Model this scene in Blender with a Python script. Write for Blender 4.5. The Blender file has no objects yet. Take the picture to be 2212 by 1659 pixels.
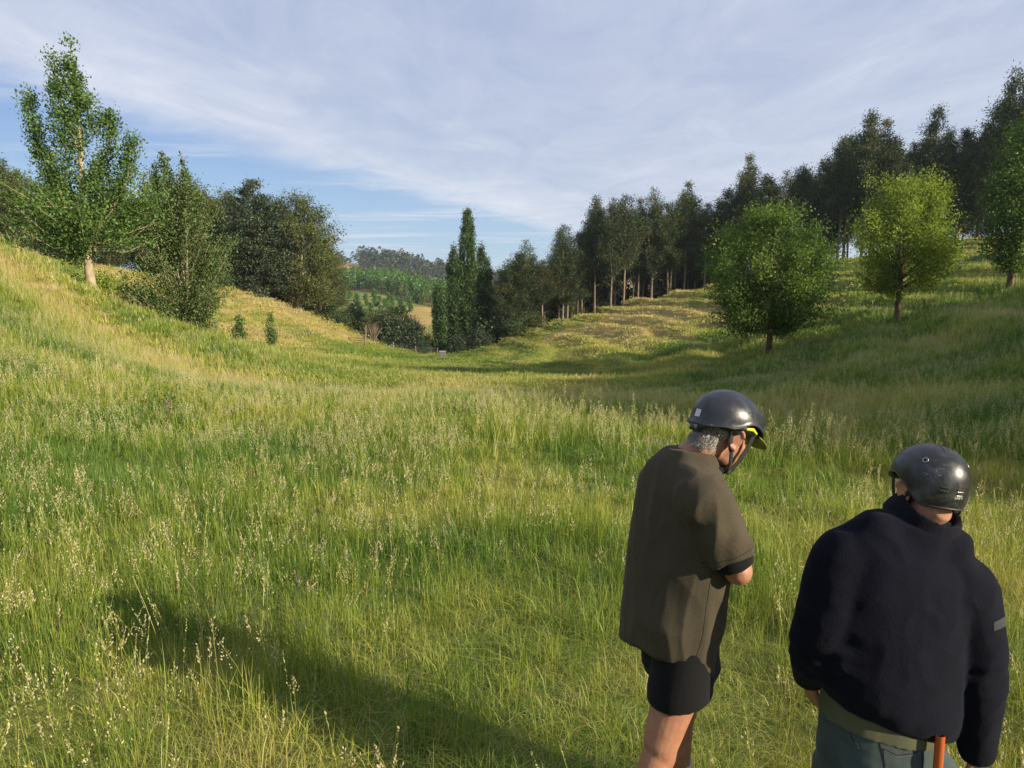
import bpy, bmesh, math, random
import numpy as np
from mathutils import Vector, Matrix, noise as mnoise
R = math.radians
scene = bpy.context.scene
COL = scene.collection

# ------------------------------------------------------------------ camera
CAMZ = 2.1
TILT = R(8.18)
FPX = 1495.0            # focal length for a 2212 px wide picture
cam_d = bpy.data.cameras.new('camera')
cam = bpy.data.objects.new('camera', cam_d); COL.objects.link(cam)
cam.location = (0, 0, CAMZ); cam.rotation_euler = (R(90) - TILT, 0, 0)
cam_d.sensor_fit = 'HORIZONTAL'; cam_d.sensor_width = 36; cam_d.lens = 36 * FPX / 2212
cam_d.clip_start = 0.05; cam_d.clip_end = 20000
scene.camera = cam

# ------------------------------------------------------------------ sun, sky, exposure
SUN_EL = R(23); SUN_AZ = R(120)          # azimuth clockwise from +Y: right and behind the camera
SUN = Vector((math.sin(SUN_AZ) * math.cos(SUN_EL), math.cos(SUN_AZ) * math.cos(SUN_EL), math.sin(SUN_EL)))
sd = bpy.data.lights.new('sun', 'SUN'); sd.energy = 5.0; sd.angle = R(0.53); sd.color = (1.0, 0.86, 0.64)
so = bpy.data.objects.new('sun', sd); COL.objects.link(so)
so.rotation_euler = SUN.to_track_quat('Z', 'Y').to_euler()
so.location = (60, -30, 60)

def build_world():
    w = bpy.data.worlds.new('World'); scene.world = w; w.use_nodes = True
    nt = w.node_tree; N = nt.nodes; L = nt.links; N.clear()
    out = N.new('ShaderNodeOutputWorld'); bg = N.new('ShaderNodeBackground')
    bg.inputs[1].default_value = 0.0515
    sky = N.new('ShaderNodeTexSky'); sky.sky_type = 'NISHITA'; sky.sun_disc = False
    sky.sun_elevation = SUN_EL; sky.sun_rotation = SUN_AZ
    sky.altitude = 300; sky.air_density = 1.0; sky.dust_density = 0.4; sky.ozone_density = 2.0
    tc = N.new('ShaderNodeTexCoord'); sep = N.new('ShaderNodeSeparateXYZ'); L.new(tc.outputs['Generated'], sep.inputs[0])
    def mth(op, a, b=None, c=None, clamp=False):
        n = N.new('ShaderNodeMath'); n.operation = op; n.use_clamp = clamp
        for i, v in enumerate((a, b, c)):
            if v is None: continue
            if isinstance(v, (int, float)): n.inputs[i].default_value = v
            else: L.new(v, n.inputs[i])
        return n.outputs[0]
    def sstep(v, a, b):
        n = N.new('ShaderNodeMapRange'); n.interpolation_type = 'SMOOTHSTEP'
        L.new(v, n.inputs[0]); n.inputs[1].default_value = a; n.inputs[2].default_value = b
        return n.outputs[0]
    z = mth('MAXIMUM', sep.outputs[2], 0.03)
    px = mth('DIVIDE', sep.outputs[0], z); py = mth('DIVIDE', sep.outputs[1], z)
    comb = N.new('ShaderNodeCombineXYZ'); L.new(px, comb.inputs[0]); L.new(py, comb.inputs[1])
    def noise(scale, detail, rough, sx=1.0, sy=1.0, rot=0.0, dist=0.0, off=0.0):
        m = N.new('ShaderNodeMapping'); L.new(comb.outputs[0], m.inputs[0])
        m.inputs['Rotation'].default_value = (0, 0, rot); m.inputs['Scale'].default_value = (sx, sy, 1)
        m.inputs['Location'].default_value = (off, off * .7, 0)
        n = N.new('ShaderNodeTexNoise'); n.inputs['Scale'].default_value = scale
        n.inputs['Detail'].default_value = detail; n.inputs['Roughness'].default_value = rough
        n.inputs['Distortion'].default_value = dist
        L.new(m.outputs[0], n.inputs['Vector']); return n.outputs[0]
    # a sheet of high cloud whose edge runs away to the right of the view
    n1 = noise(1.1, 6, .62, dist=.4); n2 = noise(.35, 4, .55, sx=1.0, sy=.45, rot=R(-18), off=3.1)
    n3 = noise(1.7, 8, .66, sx=1.0, sy=.5, rot=R(-20), dist=.6, off=8.0)
    s = mth('ADD', px, 2.62)
    s = mth('SUBTRACT', s, mth('MULTIPLY', mth('SUBTRACT', py, 3.54), 0.345))
    s = mth('ADD', s, mth('MULTIPLY', mth('SUBTRACT', n1, .5), 1.5))
    sheet = sstep(s, -0.40, 0.65)
    core = sstep(s, 0.2, 2.4)
    body = mth('ADD', 0.84, mth('MULTIPLY', mth('SUBTRACT', n3, .5), .6))
    body = mth('ADD', body, mth('MULTIPLY', mth('SUBTRACT', n2, .5), 0.9), clamp=True)
    mask = mth('MULTIPLY', sheet, body, clamp=True)
    # thin streaks low down, outside the sheet
    n4 = noise(.55, 5, .6, sx=.55, sy=1.2, rot=R(6), dist=.3, off=5.3)
    streak = mth('MULTIPLY', sstep(n4, .46, .70), 0.8)
    mask = mth('MAXIMUM', mask, streak, clamp=True)
    hz = sstep(sep.outputs[2], .0, .13)
    tint = N.new('ShaderNodeMix'); tint.data_type = 'RGBA'
    L.new(core, tint.inputs['Factor'])
    tint.inputs['A'].default_value = (7.3, 7.6, 8.5, 1)      # thin bright edge
    tint.inputs['B'].default_value = (5.7, 6.2, 7.5, 1)    # thicker lavender grey body
    shade = N.new('ShaderNodeMix'); shade.data_type = 'RGBA'; shade.blend_type = 'MULTIPLY'
    shade.inputs['Factor'].default_value = 1
    L.new(tint.outputs['Result'], shade.inputs['A'])
    v = mth('ADD', .70, mth('ADD', mth('MULTIPLY', n2, .30), mth('MULTIPLY', n3, .34)))
    cv = N.new('ShaderNodeCombineXYZ')
    for i in range(3): L.new(v, cv.inputs[i])
    L.new(cv.outputs[0], shade.inputs['B'])
    # blue of the open sky: nishita, graded toward what the photo's camera recorded
    blue = N.new('ShaderNodeMix'); blue.data_type = 'RGBA'; blue.inputs['Factor'].default_value = .75
    L.new(sky.outputs[0], blue.inputs['A'])
    ramp = N.new('ShaderNodeMix'); ramp.data_type = 'RGBA'; L.new(sstep(sep.outputs[2], .0, .34), ramp.inputs['Factor'])
    ramp.inputs['A'].default_value = (4.4, 6.3, 8.6, 1); ramp.inputs['B'].default_value = (1.7, 3.1, 7.2, 1)
    L.new(ramp.outputs['Result'], blue.inputs['B'])
    mix = N.new('ShaderNodeMix'); mix.data_type = 'RGBA'
    L.new(mask, mix.inputs['Factor']); L.new(blue.outputs['Result'], mix.inputs['A']); L.new(shade.outputs['Result'], mix.inputs['B'])
    L.new(mix.outputs['Result'], bg.inputs[0]); L.new(bg.outputs[0], out.inputs[0])
build_world()
scene.view_settings.view_transform = 'Standard'; scene.view_settings.look = 'None'
scene.view_settings.exposure = 1.0; scene.view_settings.gamma = 1.0
scene.render.engine = 'CYCLES'
cy = scene.cycles
cy.max_bounces = 5; cy.diffuse_bounces = 2; cy.glossy_bounces = 2; cy.transmission_bounces = 2
cy.transparent_max_bounces = 6; cy.volume_bounces = 0; cy.caustics_reflective = False; cy.caustics_refractive = False

# ------------------------------------------------------------------ helpers
def ray(px, py):
    xc = (px - 1106.0) / FPX; yc = (py - 829.5) / FPX
    fw = math.cos(TILT) - yc * math.sin(TILT); dn = yc * math.cos(TILT) + math.sin(TILT)
    return xc / fw, -dn / fw
def P(px, py, Y):
    a, b = ray(px, py); return (a * Y, Y, CAMZ + b * Y)
def pix(x, y, z):
    dz = z - CAMZ
    f = y * math.cos(TILT) - dz * math.sin(TILT); d = -(y * math.sin(TILT) + dz * math.cos(TILT))
    return 1106 + FPX * x / f, 829.5 + FPX * d / f

def tag(o, label=None, cat=None, group=None, kind=None):
    if label: o['label'] = label
    if cat: o['category'] = cat
    if group: o['group'] = group
    if kind: o['kind'] = kind
    return o
def link(name, data, parent=None):
    o = bpy.data.objects.new(name, data); COL.objects.link(o)
    if parent is not None: o.parent = parent
    return o
def thing(name, label, cat, loc=(0, 0, 0), rz=0.0, group=None):
    o = link(name, None); o.location = loc; o.rotation_euler = (0, 0, rz); o.empty_display_size = .2
    return tag(o, label, cat, group)
def np_mesh(name, V, F, mat=None, smooth=False, attrs=None):
    """V (n,3); F list of (m,k) arrays or one array; attrs {name: per-vertex floats}"""
    me = bpy.data.meshes.new(name)
    if not isinstance(F, list): F = [F]
    F = [np.asarray(f, dtype=np.int32) for f in F if len(f)]
    V = np.asarray(V, dtype=np.float32)
    me.vertices.add(len(V)); me.vertices.foreach_set('co', V.ravel())
    tot = sum(f.size for f in F); npol = sum(len(f) for f in F)
    me.loops.add(tot); me.polygons.add(npol)
    me.loops.foreach_set('vertex_index', np.concatenate([f.ravel() for f in F]))
    st = []; c = 0
    for f in F:
        k = f.shape[1]; st.append(c + np.arange(len(f), dtype=np.int32) * k); c += f.size
    me.polygons.foreach_set('loop_start', np.concatenate(st).astype(np.int32))
    if smooth: me.polygons.foreach_set('use_smooth', np.ones(npol, dtype=bool))
    me.update(calc_edges=True)
    for k, a in (attrs or {}).items():
        at = me.attributes.new(k, 'FLOAT', 'POINT'); at.data.foreach_set('value', np.asarray(a, dtype=np.float32))
    if mat: me.materials.append(mat)
    return me

def rg(s): return np.random.default_rng(s)
# value noise in numpy
def _h(ix, iy, s):
    n = (ix.astype(np.int64) * 374761393 + iy.astype(np.int64) * 668265263 + s * 974711) & 0x7fffffff
    n = ((n ^ (n >> 13)) * 1274126177) & 0x7fffffff
    return ((n ^ (n >> 16)) & 0xffff) / 65535.0
def vnoise(x, y, s=0):
    x = np.asarray(x, float); y = np.asarray(y, float)
    ix = np.floor(x); iy = np.floor(y); fx = x - ix; fy = y - iy
    u = fx * fx * (3 - 2 * fx); v = fy * fy * (3 - 2 * fy)
    a = _h(ix, iy, s); b = _h(ix + 1, iy, s); c = _h(ix, iy + 1, s); d = _h(ix + 1, iy + 1, s)
    return (a * (1 - u) + b * u) * (1 - v) + (c * (1 - u) + d * u) * v
def fbm(x, y, s=0, o=4):
    r = 0; a = .5; t = 0
    for i in range(o):
        r = r + a * vnoise(x, y, s + i * 17); t += a; a *= .5; x = x * 2.03 + 3.1; y = y * 2.03 + 7.7
    return r / t
def sst(x, a, b):
    t = np.clip((np.asarray(x, float) - a) / (b - a), 0, 1); return t * t * (3 - 2 * t)

class TPS:
    def __init__(self, pts, lam=0.02):
        p = np.array(pts, float); self.c = p[:, :2]; self.s = 50.0
        X = self.c / self.s; n = len(X)
        K = self.k(X, X) + lam * np.eye(n) * .01
        Pm = np.hstack([np.ones((n, 1)), X]); A = np.zeros((n + 3, n + 3))
        A[:n, :n] = K; A[:n, n:] = Pm; A[n:, :n] = Pm.T
        self.w = np.linalg.solve(A, np.concatenate([p[:, 2], np.zeros(3)])); self.X = X
    @staticmethod
    def k(A, B):
        d2 = ((A[:, None, :] - B[None, :, :]) ** 2).sum(-1)
        return .5 * d2 * np.log(np.maximum(d2, 1e-12))
    def __call__(self, x, y):
        Q = np.stack([np.ravel(x), np.ravel(y)], 1) / self.s; out = np.empty(len(Q)); n = len(self.X)
        for i in range(0, len(Q), 20000):
            q = Q[i:i + 20000]
            out[i:i + 20000] = self.k(q, self.X) @ self.w[:n] + self.w[n] + q @ self.w[n + 1:]
        return out.reshape(np.shape(x))

# materials
def mat_new(name):
    m = bpy.data.materials.new(name); m.use_nodes = True
    nt = m.node_tree; nt.nodes.clear()
    return m, nt.nodes, nt.links
def nmath(N, L, op, a, b=None, clamp=False):
    n = N.new('ShaderNodeMath'); n.operation = op; n.use_clamp = clamp
    for i, v in enumerate((a, b)):
        if v is None: continue
        if isinstance(v, (int, float)): n.inputs[i].default_value = v
        else: L.new(v, n.inputs[i])
    return n.outputs[0]
def nmix(N, L, f, a, b, blend='MIX'):
    n = N.new('ShaderNodeMix'); n.data_type = 'RGBA'; n.blend_type = blend
    for i, v in (('Factor', f), ('A', a), ('B', b)):
        if isinstance(v, (int, float)): n.inputs[i].default_value = v
        elif isinstance(v, tuple): n.inputs[i].default_value = (*v[:3], 1)
        else: L.new(v, n.inputs[i])
    return n.outputs['Result']
def nattr(N, name, typ='GEOMETRY'):
    n = N.new('ShaderNodeAttribute'); n.attribute_type = typ; n.attribute_name = name; return n.outputs['Fac']
def nnoise(N, L, scale, detail=3, rough=.55, vec=None, dist=0):
    n = N.new('ShaderNodeTexNoise'); n.inputs['Scale'].default_value = scale; n.inputs['Detail'].default_value = detail
    n.inputs['Roughness'].default_value = rough; n.inputs['Distortion'].default_value = dist
    if vec is None:
        t = N.new('ShaderNodeTexCoord'); vec = t.outputs['Object']
    L.new(vec, n.inputs['Vector']); return n.outputs[0]
def nrange(N, L, v, a, b, c=0., d=1.):
    n = N.new('ShaderNodeMapRange'); n.interpolation_type = 'SMOOTHSTEP'; L.new(v, n.inputs[0])
    for i, q in enumerate((a, b, c, d)): n.inputs[i + 1].default_value = q
    return n.outputs[0]

def leaf_mat(name, dark, mid, light, trans=.35, rough=.5, gloss=.08, warm=None):
    """leaf colour runs dark > mid > light with the leaf's own value"""
    m, N, L = mat_new(name)
    v = nattr(N, 'v')
    oi = N.new('ShaderNodeObjectInfo')
    vv = nmath(N, L, 'ADD', v, nmath(N, L, 'MULTIPLY', nmath(N, L, 'SUBTRACT', oi.outputs['Random'], .5), .25), clamp=True)
    c = nmix(N, L, nrange(N, L, vv, 0, .5), dark, mid); c = nmix(N, L, nrange(N, L, vv, .5, 1), c, light)
    if warm: c = nmix(N, L, nattr(N, 'w'), c, warm)
    d = N.new('ShaderNodeBsdfDiffuse'); t = N.new('ShaderNodeBsdfTranslucent'); g = N.new('ShaderNodeBsdfGlossy')
    g.inputs['Roughness'].default_value = rough; g.inputs['Color'].default_value = (.8, .85, .8, 1)
    tc = nmix(N, L, 1.0, c, (1.15, 1.2, .55), 'MULTIPLY')
    L.new(c, d.inputs[0]); L.new(tc, t.inputs[0])
    m1 = N.new('ShaderNodeMixShader'); m1.inputs[0].default_value = trans; L.new(d.outputs[0], m1.inputs[1]); L.new(t.outputs[0], m1.inputs[2])
    m2 = N.new('ShaderNodeMixShader'); m2.inputs[0].default_value = gloss; L.new(m1.outputs[0], m2.inputs[1]); L.new(g.outputs[0], m2.inputs[2])
    o = N.new('ShaderNodeOutputMaterial'); L.new(m2.outputs[0], o.inputs[0])
    return m
def simple_mat(name, col, rough=.6, var=.25, scale=8, bump=0., bscale=40, metallic=0., col2=None, spec=.5, sheen=0., stretch=None):
    m, N, L = mat_new(name)
    tc = N.new('ShaderNodeTexCoord'); vec = tc.outputs['Object']
    if stretch:
        mp = N.new('ShaderNodeMapping'); L.new(vec, mp.inputs[0]); mp.inputs['Scale'].default_value = stretch; vec = mp.outputs[0]
    n = nnoise(N, L, scale, 5, .6, vec)
    c2 = col2 or tuple(x * (1 - var) for x in col)
    c = nmix(N, L, nrange(N, L, n, .3, .7), col, c2)
    b = N.new('ShaderNodeBsdfPrincipled'); L.new(c, b.inputs['Base Color'])
    b.inputs['Roughness'].default_value = rough; b.inputs['Metallic'].default_value = metallic
    b.inputs['Specular IOR Level'].default_value = spec; b.inputs['Sheen Weight'].default_value = sheen
    if bump:
        n2 = nnoise(N, L, bscale, 4, .6, vec); bp = N.new('ShaderNodeBump'); bp.inputs['Strength'].default_value = bump
        bp.inputs['Distance'].default_value = .02; L.new(n2, bp.inputs['Height']); L.new(bp.outputs[0], b.inputs['Normal'])
    o = N.new('ShaderNodeOutputMaterial'); L.new(b.outputs[0], o.inputs[0])
    return m

# ------------------------------------------------------------------ terrain
CP = []
def cp(px, py, Y): CP.append(P(px, py, Y))
def cx(x, y, z): CP.append((x, y, z))
# ground by the walkers, and the bank the camera stands on
for x in (-4, -1.5, .5, 2.5, 5): cx(x, 2.6, 0.0 + (.12 if x < -3 else 0))
cx(1.3, 2.1, -.2); cx(0, 0, .45); cx(-3, -.5, .55); cx(3, -.5, .4); cx(0, -10, 1.6); cx(-15, -10, 2.6); cx(15, -10, 1.2); cx(0, -25, 2.5)
# left hillside and its spur
for a in ((0, 1100, 6.2), (0, 900, 10), (0, 800, 13), (0, 700, 18.5), (0, 610, 24), (0, 535, 30),
          (100, 588, 33), (205, 640, 37), (300, 675, 40), (400, 710, 42), (500, 738, 44), (600, 768, 46.5), (680, 802, 48),
          (300, 800, 22), (300, 950, 10.2), (500, 850, 21), (600, 1000, 9.2), (250, 730, 30), (500, 790, 32), (700, 850, 27)): cp(*a)
# valley floor
for a in ((900, 1150, 5.9), (900, 960, 10.4), (900, 860, 19), (900, 806, 37), (850, 782, 60), (880, 768, 84), (860, 757, 101), (950, 764, 104),
          (1250, 900, 14), (1400, 852, 25), (1150, 805, 47), (760, 790, 56), (740, 765, 88), (1010, 775, 95)): cp(*a)
# right hillside
for a in ((1750, 925, 14), (2212, 1095, 7.3), (2212, 1000, 8.8), (2212, 900, 11.5), (2212, 800, 15.8), (2212, 700, 24), (2212, 645, 33), (2172, 627, 48),
          (1900, 810, 20.5), (1668, 772, 44), (1937, 690, 46), (1600, 835, 28), (1300, 765, 72), (1500, 705, 82), (1300, 705, 98),
          (1800, 640, 75), (2050, 600, 62), (1700, 690, 62), (1450, 770, 58)): cp(*a)
RIDGE = [(1000, 772, 100), (1080, 747, 103), (1200, 702, 107), (1340, 662, 110), (1500, 627, 110), (1660, 596, 107), (1830, 563, 103),
         (2000, 537, 99), (2110, 519, 96), (2240, 505, 93), (2450, 480, 88)]
for a in RIDGE: cp(*a)
for (a, b, Y), dz in zip(RIDGE, (3, 4, 5, 5, 5, 5, 5, 5, 5, 5, 5)):
    q = P(a, b, Y); s = (Y + 28) / Y; cx(q[0] * s, q[1] * s, q[2] - dz)
    s = (Y + 75) / Y; cx(q[0] * s, q[1] * s, -18 + .2 * q[2])
# behind the spur: gully, dry strip, bank below the dark trees
for a in ((60, 556, 58), (150, 594, 60), (0, 548, 75), (260, 660, 62), (400, 690, 68), (585, 750, 56), (520, 742, 56), (640, 760, 66),
          (480, 712, 72), (600, 728, 77), (735, 742, 86), (490, 646, 84), (560, 656, 86), (650, 690, 90), (735, 727, 96),
          (560, 640, 110), (300, 610, 105), (20, 540, 100), (700, 715, 118)): cp(*a)
cx(-9, 52, -4.4); cx(-35, 48, -.6)
for a in ((820, 770, 130), (1000, 800, 135)): cp(*a)
cx(-25, 170, -20); cx(0, 175, -21); cx(-90, 170, -14)
# outside the frame
for a in ((-40, 20, 6.5), (-52, 40, 7), (-30, -2, 5), (-75, 70, 6), (-90, 110, 5), (44, 14, 3.6), (62, 30, 8.5), (75, 60, 13), (95, 100, 16),
          (45, -12, 4), (24, 4, .9), (110, 150, 6)): cx(*a)
TERR = TPS(CP)
def ground(x, y, fine=True):
    x = np.asarray(x, float); y = np.asarray(y, float)
    h = TERR(x, y)
    if fine:
        d = np.hypot(x, y)
        # sheep tracks stepping round the right hillside
        rt = sst(x - (6 - .12 * y), 0, 6) * sst(y, 9, 24) * (1 - sst(y, 118, 130))
        n = fbm(x * .05, y * .05, 5, 3)
        ra = 1 + .7 * sst(y, 50, 70); h = h + rt * ra * (.32 * np.sin(2 * np.pi * (h / 1.15 + 1.4 * n)) + .09 * np.sin(2 * np.pi * (h / .62 + 2.2 * n + .2))) * (.35 + fbm(x * .09, y * .09, 9, 2))
        # hummocks
        h = h + (fbm(x * .55, y * .55, 2, 3) - .5) * .30 * sst(d, 5, 14) + (fbm(x * .16, y * .16, 3, 2) - .5) * .5 * sst(d, 12, 30)
        lt = sst(-x - .25 * y, -4, 6) * sst(y, 10, 25) * (1 - sst(y, 100, 110))
        h = h + lt * .07 * np.sin(2 * np.pi * (h / .8 + 3 * n))
    return h - .22 * sst(np.hypot(x, y), 14, 30)
def gz(x, y): return float(ground(np.array([x]), np.array([y]))[0])

def dryness(x, y):
    """0 lush green .. 1 straw"""
    x = np.asarray(x, float); y = np.asarray(y, float)
    d = .43 + .9 * (fbm(x * .11, y * .11, 31, 4) - .5) + .8 * (fbm(x * .6, y * .6, 33, 3) - .5)
    left = sst(-x - .28 * y, -1, 5) * sst(y, 12, 26)
    d = d + .0 * left
    d = d + .38 * sst(-x, 20, 24) * sst(y, 66, 80)                      # the bank under the dark trees
    hill = sst(y, 55, 78) * sst(x + .30 * y, 22, 32) * (1 - sst(x - .12 * y, 12, 26))
    d = d + .34 * hill
    d = d - .22 * sst(y, 28, 40) * sst(x, 8, 14) * (1 - sst(y, 62, 75))  # green flat under the willows
    d = d - .24 * sst(x - 6, 0, 4) * sst(y, 8, 12) * (1 - sst(y, 30, 42))  # rank bank on the right
    d = d - .16 * sst(y, 30, 50) * (1 - sst(np.abs(x + .06 * y), 8, 16)) # damp valley floor
    return np.clip(d, 0, 1)

def build_ground_mat(name, g, ygr, st, fine=1.0):
    m, N, L = mat_new(name)
    dv = nattr(N, 'dry')
    tc = N.new('ShaderNodeTexCoord'); vec = tc.outputs['Object']
    n1 = nnoise(N, L, 1.6 * fine, 6, .7, vec); n2 = nnoise(N, L, 9 * fine, 4, .7, vec)
    q = nmath(N, L, 'ADD', dv, nmath(N, L, 'MULTIPLY', nmath(N, L, 'SUBTRACT', n1, .5), .55))
    q = nmath(N, L, 'ADD', q, nmath(N, L, 'MULTIPLY', nmath(N, L, 'SUBTRACT', n2, .5), .35), clamp=True)
    c = nmix(N, L, nrange(N, L, q, .12, .5), g, ygr); c = nmix(N, L, nrange(N, L, q, .5, .95), c, st)
    b = N.new('ShaderNodeBsdfPrincipled'); L.new(c, b.inputs['Base Color']); b.inputs['Roughness'].default_value = .95
    b.inputs['Specular IOR Level'].default_value = .1
    bp = N.new('ShaderNodeBump'); bp.inputs['Strength'].default_value = .7; bp.inputs['Distance'].default_value = .12
    L.new(nnoise(N, L, 6 * fine, 5, .7, vec), bp.inputs['Height']); L.new(bp.outputs[0], b.inputs['Normal'])
    o = N.new('ShaderNodeOutputMaterial'); L.new(b.outputs[0], o.inputs[0]); return m
GROUND_MAT = build_ground_mat('meadow_soil', (.06, .10, .02), (.14, .15, .034), (.29, .215, .085))

def grid_mesh(name, xs, ys, hfun, mat, dry):
    X, Y = np.meshgrid(xs, ys); Z = hfun(X, Y)
    V = np.stack([X.ravel(), Y.ravel(), Z.ravel()], 1); nx, ny = len(xs), len(ys)
    i = np.arange(nx * ny).reshape(ny, nx)
    F = np.stack([i[:-1, :-1].ravel(), i[:-1, 1:].ravel(), i[1:, 1:].ravel(), i[1:, :-1].ravel()], 1)
    return np_mesh(name, V, F, mat, True, {'dry': dry(X, Y).ravel()})
xs = np.concatenate([np.arange(-130, -60, 2.), np.arange(-60, 60, .5), np.arange(60, 131, 2.)])
ys = np.concatenate([np.arange(-40, -4, 1.5), np.arange(-4, 125, .5), np.arange(125, 186, 2.)])
tag(link('ground', grid_mesh('ground', xs, ys, ground, GROUND_MAT, dryness)), 'rolling paddock of long grass falling away down a valley', None, None, 'structure')

# middle hill across the gully, planted with rows of trees
CP = []
for a in ((900, 664, 262), (860, 690, 248), (960, 696, 246), (900, 725, 222), (985, 700, 250), (1060, 700, 262), (840, 672, 272),
          (740, 705, 232), (740, 655, 300), (790, 648, 318), (830, 655, 300), (800, 690, 250), (740, 632, 362), (800, 626, 372), (880, 645, 340), (950, 668, 318),
          (740, 615, 440), (850, 612, 455), (960, 648, 430), (1050, 655, 430), (1150, 660, 400), (1300, 655, 400), (1600, 660, 400), (1150, 700, 250), (1400, 690, 250),
          (500, 640, 330), (500, 615, 450), (560, 690, 240), (1400, 640, 500), (700, 625, 520), (950, 655, 520)): cp(*a)
for x in (-150, -60, 20, 120): cx(x, 195, -27); cx(x, 600, -26)
cx(160, 350, -14); cx(-220, 350, -4); cx(160, 480, -10); cx(-220, 480, 2)
MID = TPS(CP)
def midh(x, y): return MID(x, y) + (fbm(x * .04, y * .04, 11, 4) - .5) * 3.0
def middry(x, y):
    d = .45 + .6 * (fbm(x * .03, y * .03, 41, 3) - .5)
    d = d + .5 * np.exp(-(((x + 36) / 26.) ** 2 + ((y - 252) / 26.) ** 2)) + .15 * np.sin(y * .22 + x * .05) - .4 * sst(x, -12, 15)
    return np.clip(d, 0, 1)
HILL_MAT = build_ground_mat('hill_grass', (.07, .12, .03), (.16, .16, .045), (.31, .22, .085), .35)
tag(link('hill', grid_mesh('hill', np.arange(-230, 171, 4.), np.arange(186, 601, 4.), midh, HILL_MAT, middry)), 'grassy hill across the gully with golden mound and young trees', None, None, 'structure')
# far ridges
def ridge1(x, y):
    c = 10 + 26 * np.exp(-((x + 262) / 75.) ** 2) + 10 * np.exp(-((x + 150) / 60.) ** 2)
    c = c - 18 * sst(x, -150, 40)
    return -34 + (c + 34) * np.exp(-((y - 860 - .1 * x) / 130.) ** 2) + (fbm(x * .01, y * .01, 51, 3) - .5) * 8
def ridge2(x, y):
    c = 18 + 26 * np.exp(-((x + 165) / 70.) ** 2) + 14 * np.exp(-((x - 160) / 160.) ** 2)+ 8 * np.exp(-((x + 600) / 250.) ** 2)
    return -36 + (c + 36) * np.exp(-((y - 1750) / 260.) ** 2) + (fbm(x * .006, y * .006, 61, 3) - .5) * 8
def dry1(x, y): return np.clip(.75 + .5 * (fbm(x * .02, y * .02, 71, 3) - .5), 0, 1)
FAR_MAT = build_ground_mat('far_hill_grass', (.06, .09, .03), (.15, .13, .05), (.33, .22, .10), .06)
tag(link('hill', grid_mesh('far_hill', np.arange(-620, 520, 14.), np.arange(601, 1180, 14.), ridge1, FAR_MAT, dry1)), 'brown far hill below the dark pine ridge', None, None, 'structure')
tag(link('hill', grid_mesh('farthest_hill', np.arange(-1500, 1500, 30.), np.arange(1250, 2400, 30.), ridge2, FAR_MAT, dry1)), 'pale farthest hills on the skyline', None, None, 'structure')
bx = np.linspace(-3000, 3000, 41)
tag(link('ground', grid_mesh('plain', bx, bx, lambda x, y: 0 * x - 37., FAR_MAT, dry1)), 'low country reaching to the horizon', None, None, 'structure')

# ------------------------------------------------------------------ trees
def tube(poly, rad, ns=6, cap=True):
    poly = np.asarray(poly, float); n = len(poly); rad = np.asarray(rad, float)
    T = np.gradient(poly, axis=0); T /= np.linalg.norm(T, axis=1)[:, None] + 1e-9
    up = np.where(np.abs(T[:, 2:3]) > .9, np.array([[1., 0, 0]]), np.array([[0, 0, 1.]]))
    U = np.cross(T, up); U /= np.linalg.norm(U, axis=1)[:, None] + 1e-9
    for i in range(1, n):
        if (U[i] * U[i - 1]).sum() < 0: U[i] = -U[i]
    W = np.cross(T, U); a = np.arange(ns) * 2 * np.pi / ns
    V = poly[:, None, :] + rad[:, None, None] * (np.cos(a)[None, :, None] * U[:, None, :] + np.sin(a)[None, :, None] * W[:, None, :])
    V = V.reshape(-1, 3); F = []
    for i in range(n - 1):
        b = i * ns; j = np.arange(ns); k = (j + 1) % ns
        F.append(np.stack([b + j, b + k, b + ns + k, b + ns + j], 1))
    return V, np.concatenate(F)
class Wood:
    def __init__(s): s.V = []; s.F = []; s.n = 0
    def add(s, poly, rad, ns=6):
        V, F = tube(poly, rad, ns); s.V.append(V); s.F.append(F + s.n); s.n += len(V)
    def mesh(s, name, mat): return np_mesh(name, np.concatenate(s.V), np.concatenate(s.F), mat, True)
class Leaves:
    def __init__(s): s.C = []; s.D = []; s.S = []; s.v = []; s.w = []
    def add(s, C, D, S, v, w=None):
        s.C.append(C); s.D.append(D); s.S.append(S); s.v.append(v); s.w.append(np.zeros(len(C)) if w is None else w)
    def mesh(s, name, mat, rng, width=.6):
        C = np.concatenate(s.C); D = np.concatenate(s.D); S = np.concatenate(s.S)[:, None]; v = np.concatenate(s.v); w = np.concatenate(s.w)
        D = D / (np.linalg.norm(D, axis=1)[:, None] + 1e-9)
        Q = rng.normal(size=C.shape); B = np.cross(D, Q); B /= np.linalg.norm(B, axis=1)[:, None] + 1e-9
        Nn = np.cross(D, B)
        p0 = C - D * S * .5; p2 = C + D * S * .5; m = C - D * S * .08 + Nn * S * .1
        p1 = m + B * S * width * .5; p3 = m - B * S * width * .5
        V = np.stack([p0, p1, p2, p3], 1).reshape(-1, 3); F = np.arange(len(C) * 4).reshape(-1, 4)
        return np_mesh(name, V, F, mat, False, {'v': np.repeat(v, 4), 'w': np.repeat(w, 4)})
def pinterp(tab):
    a = np.array(tab, float); return lambda t: np.interp(t, a[:, 0], a[:, 1])
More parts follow.
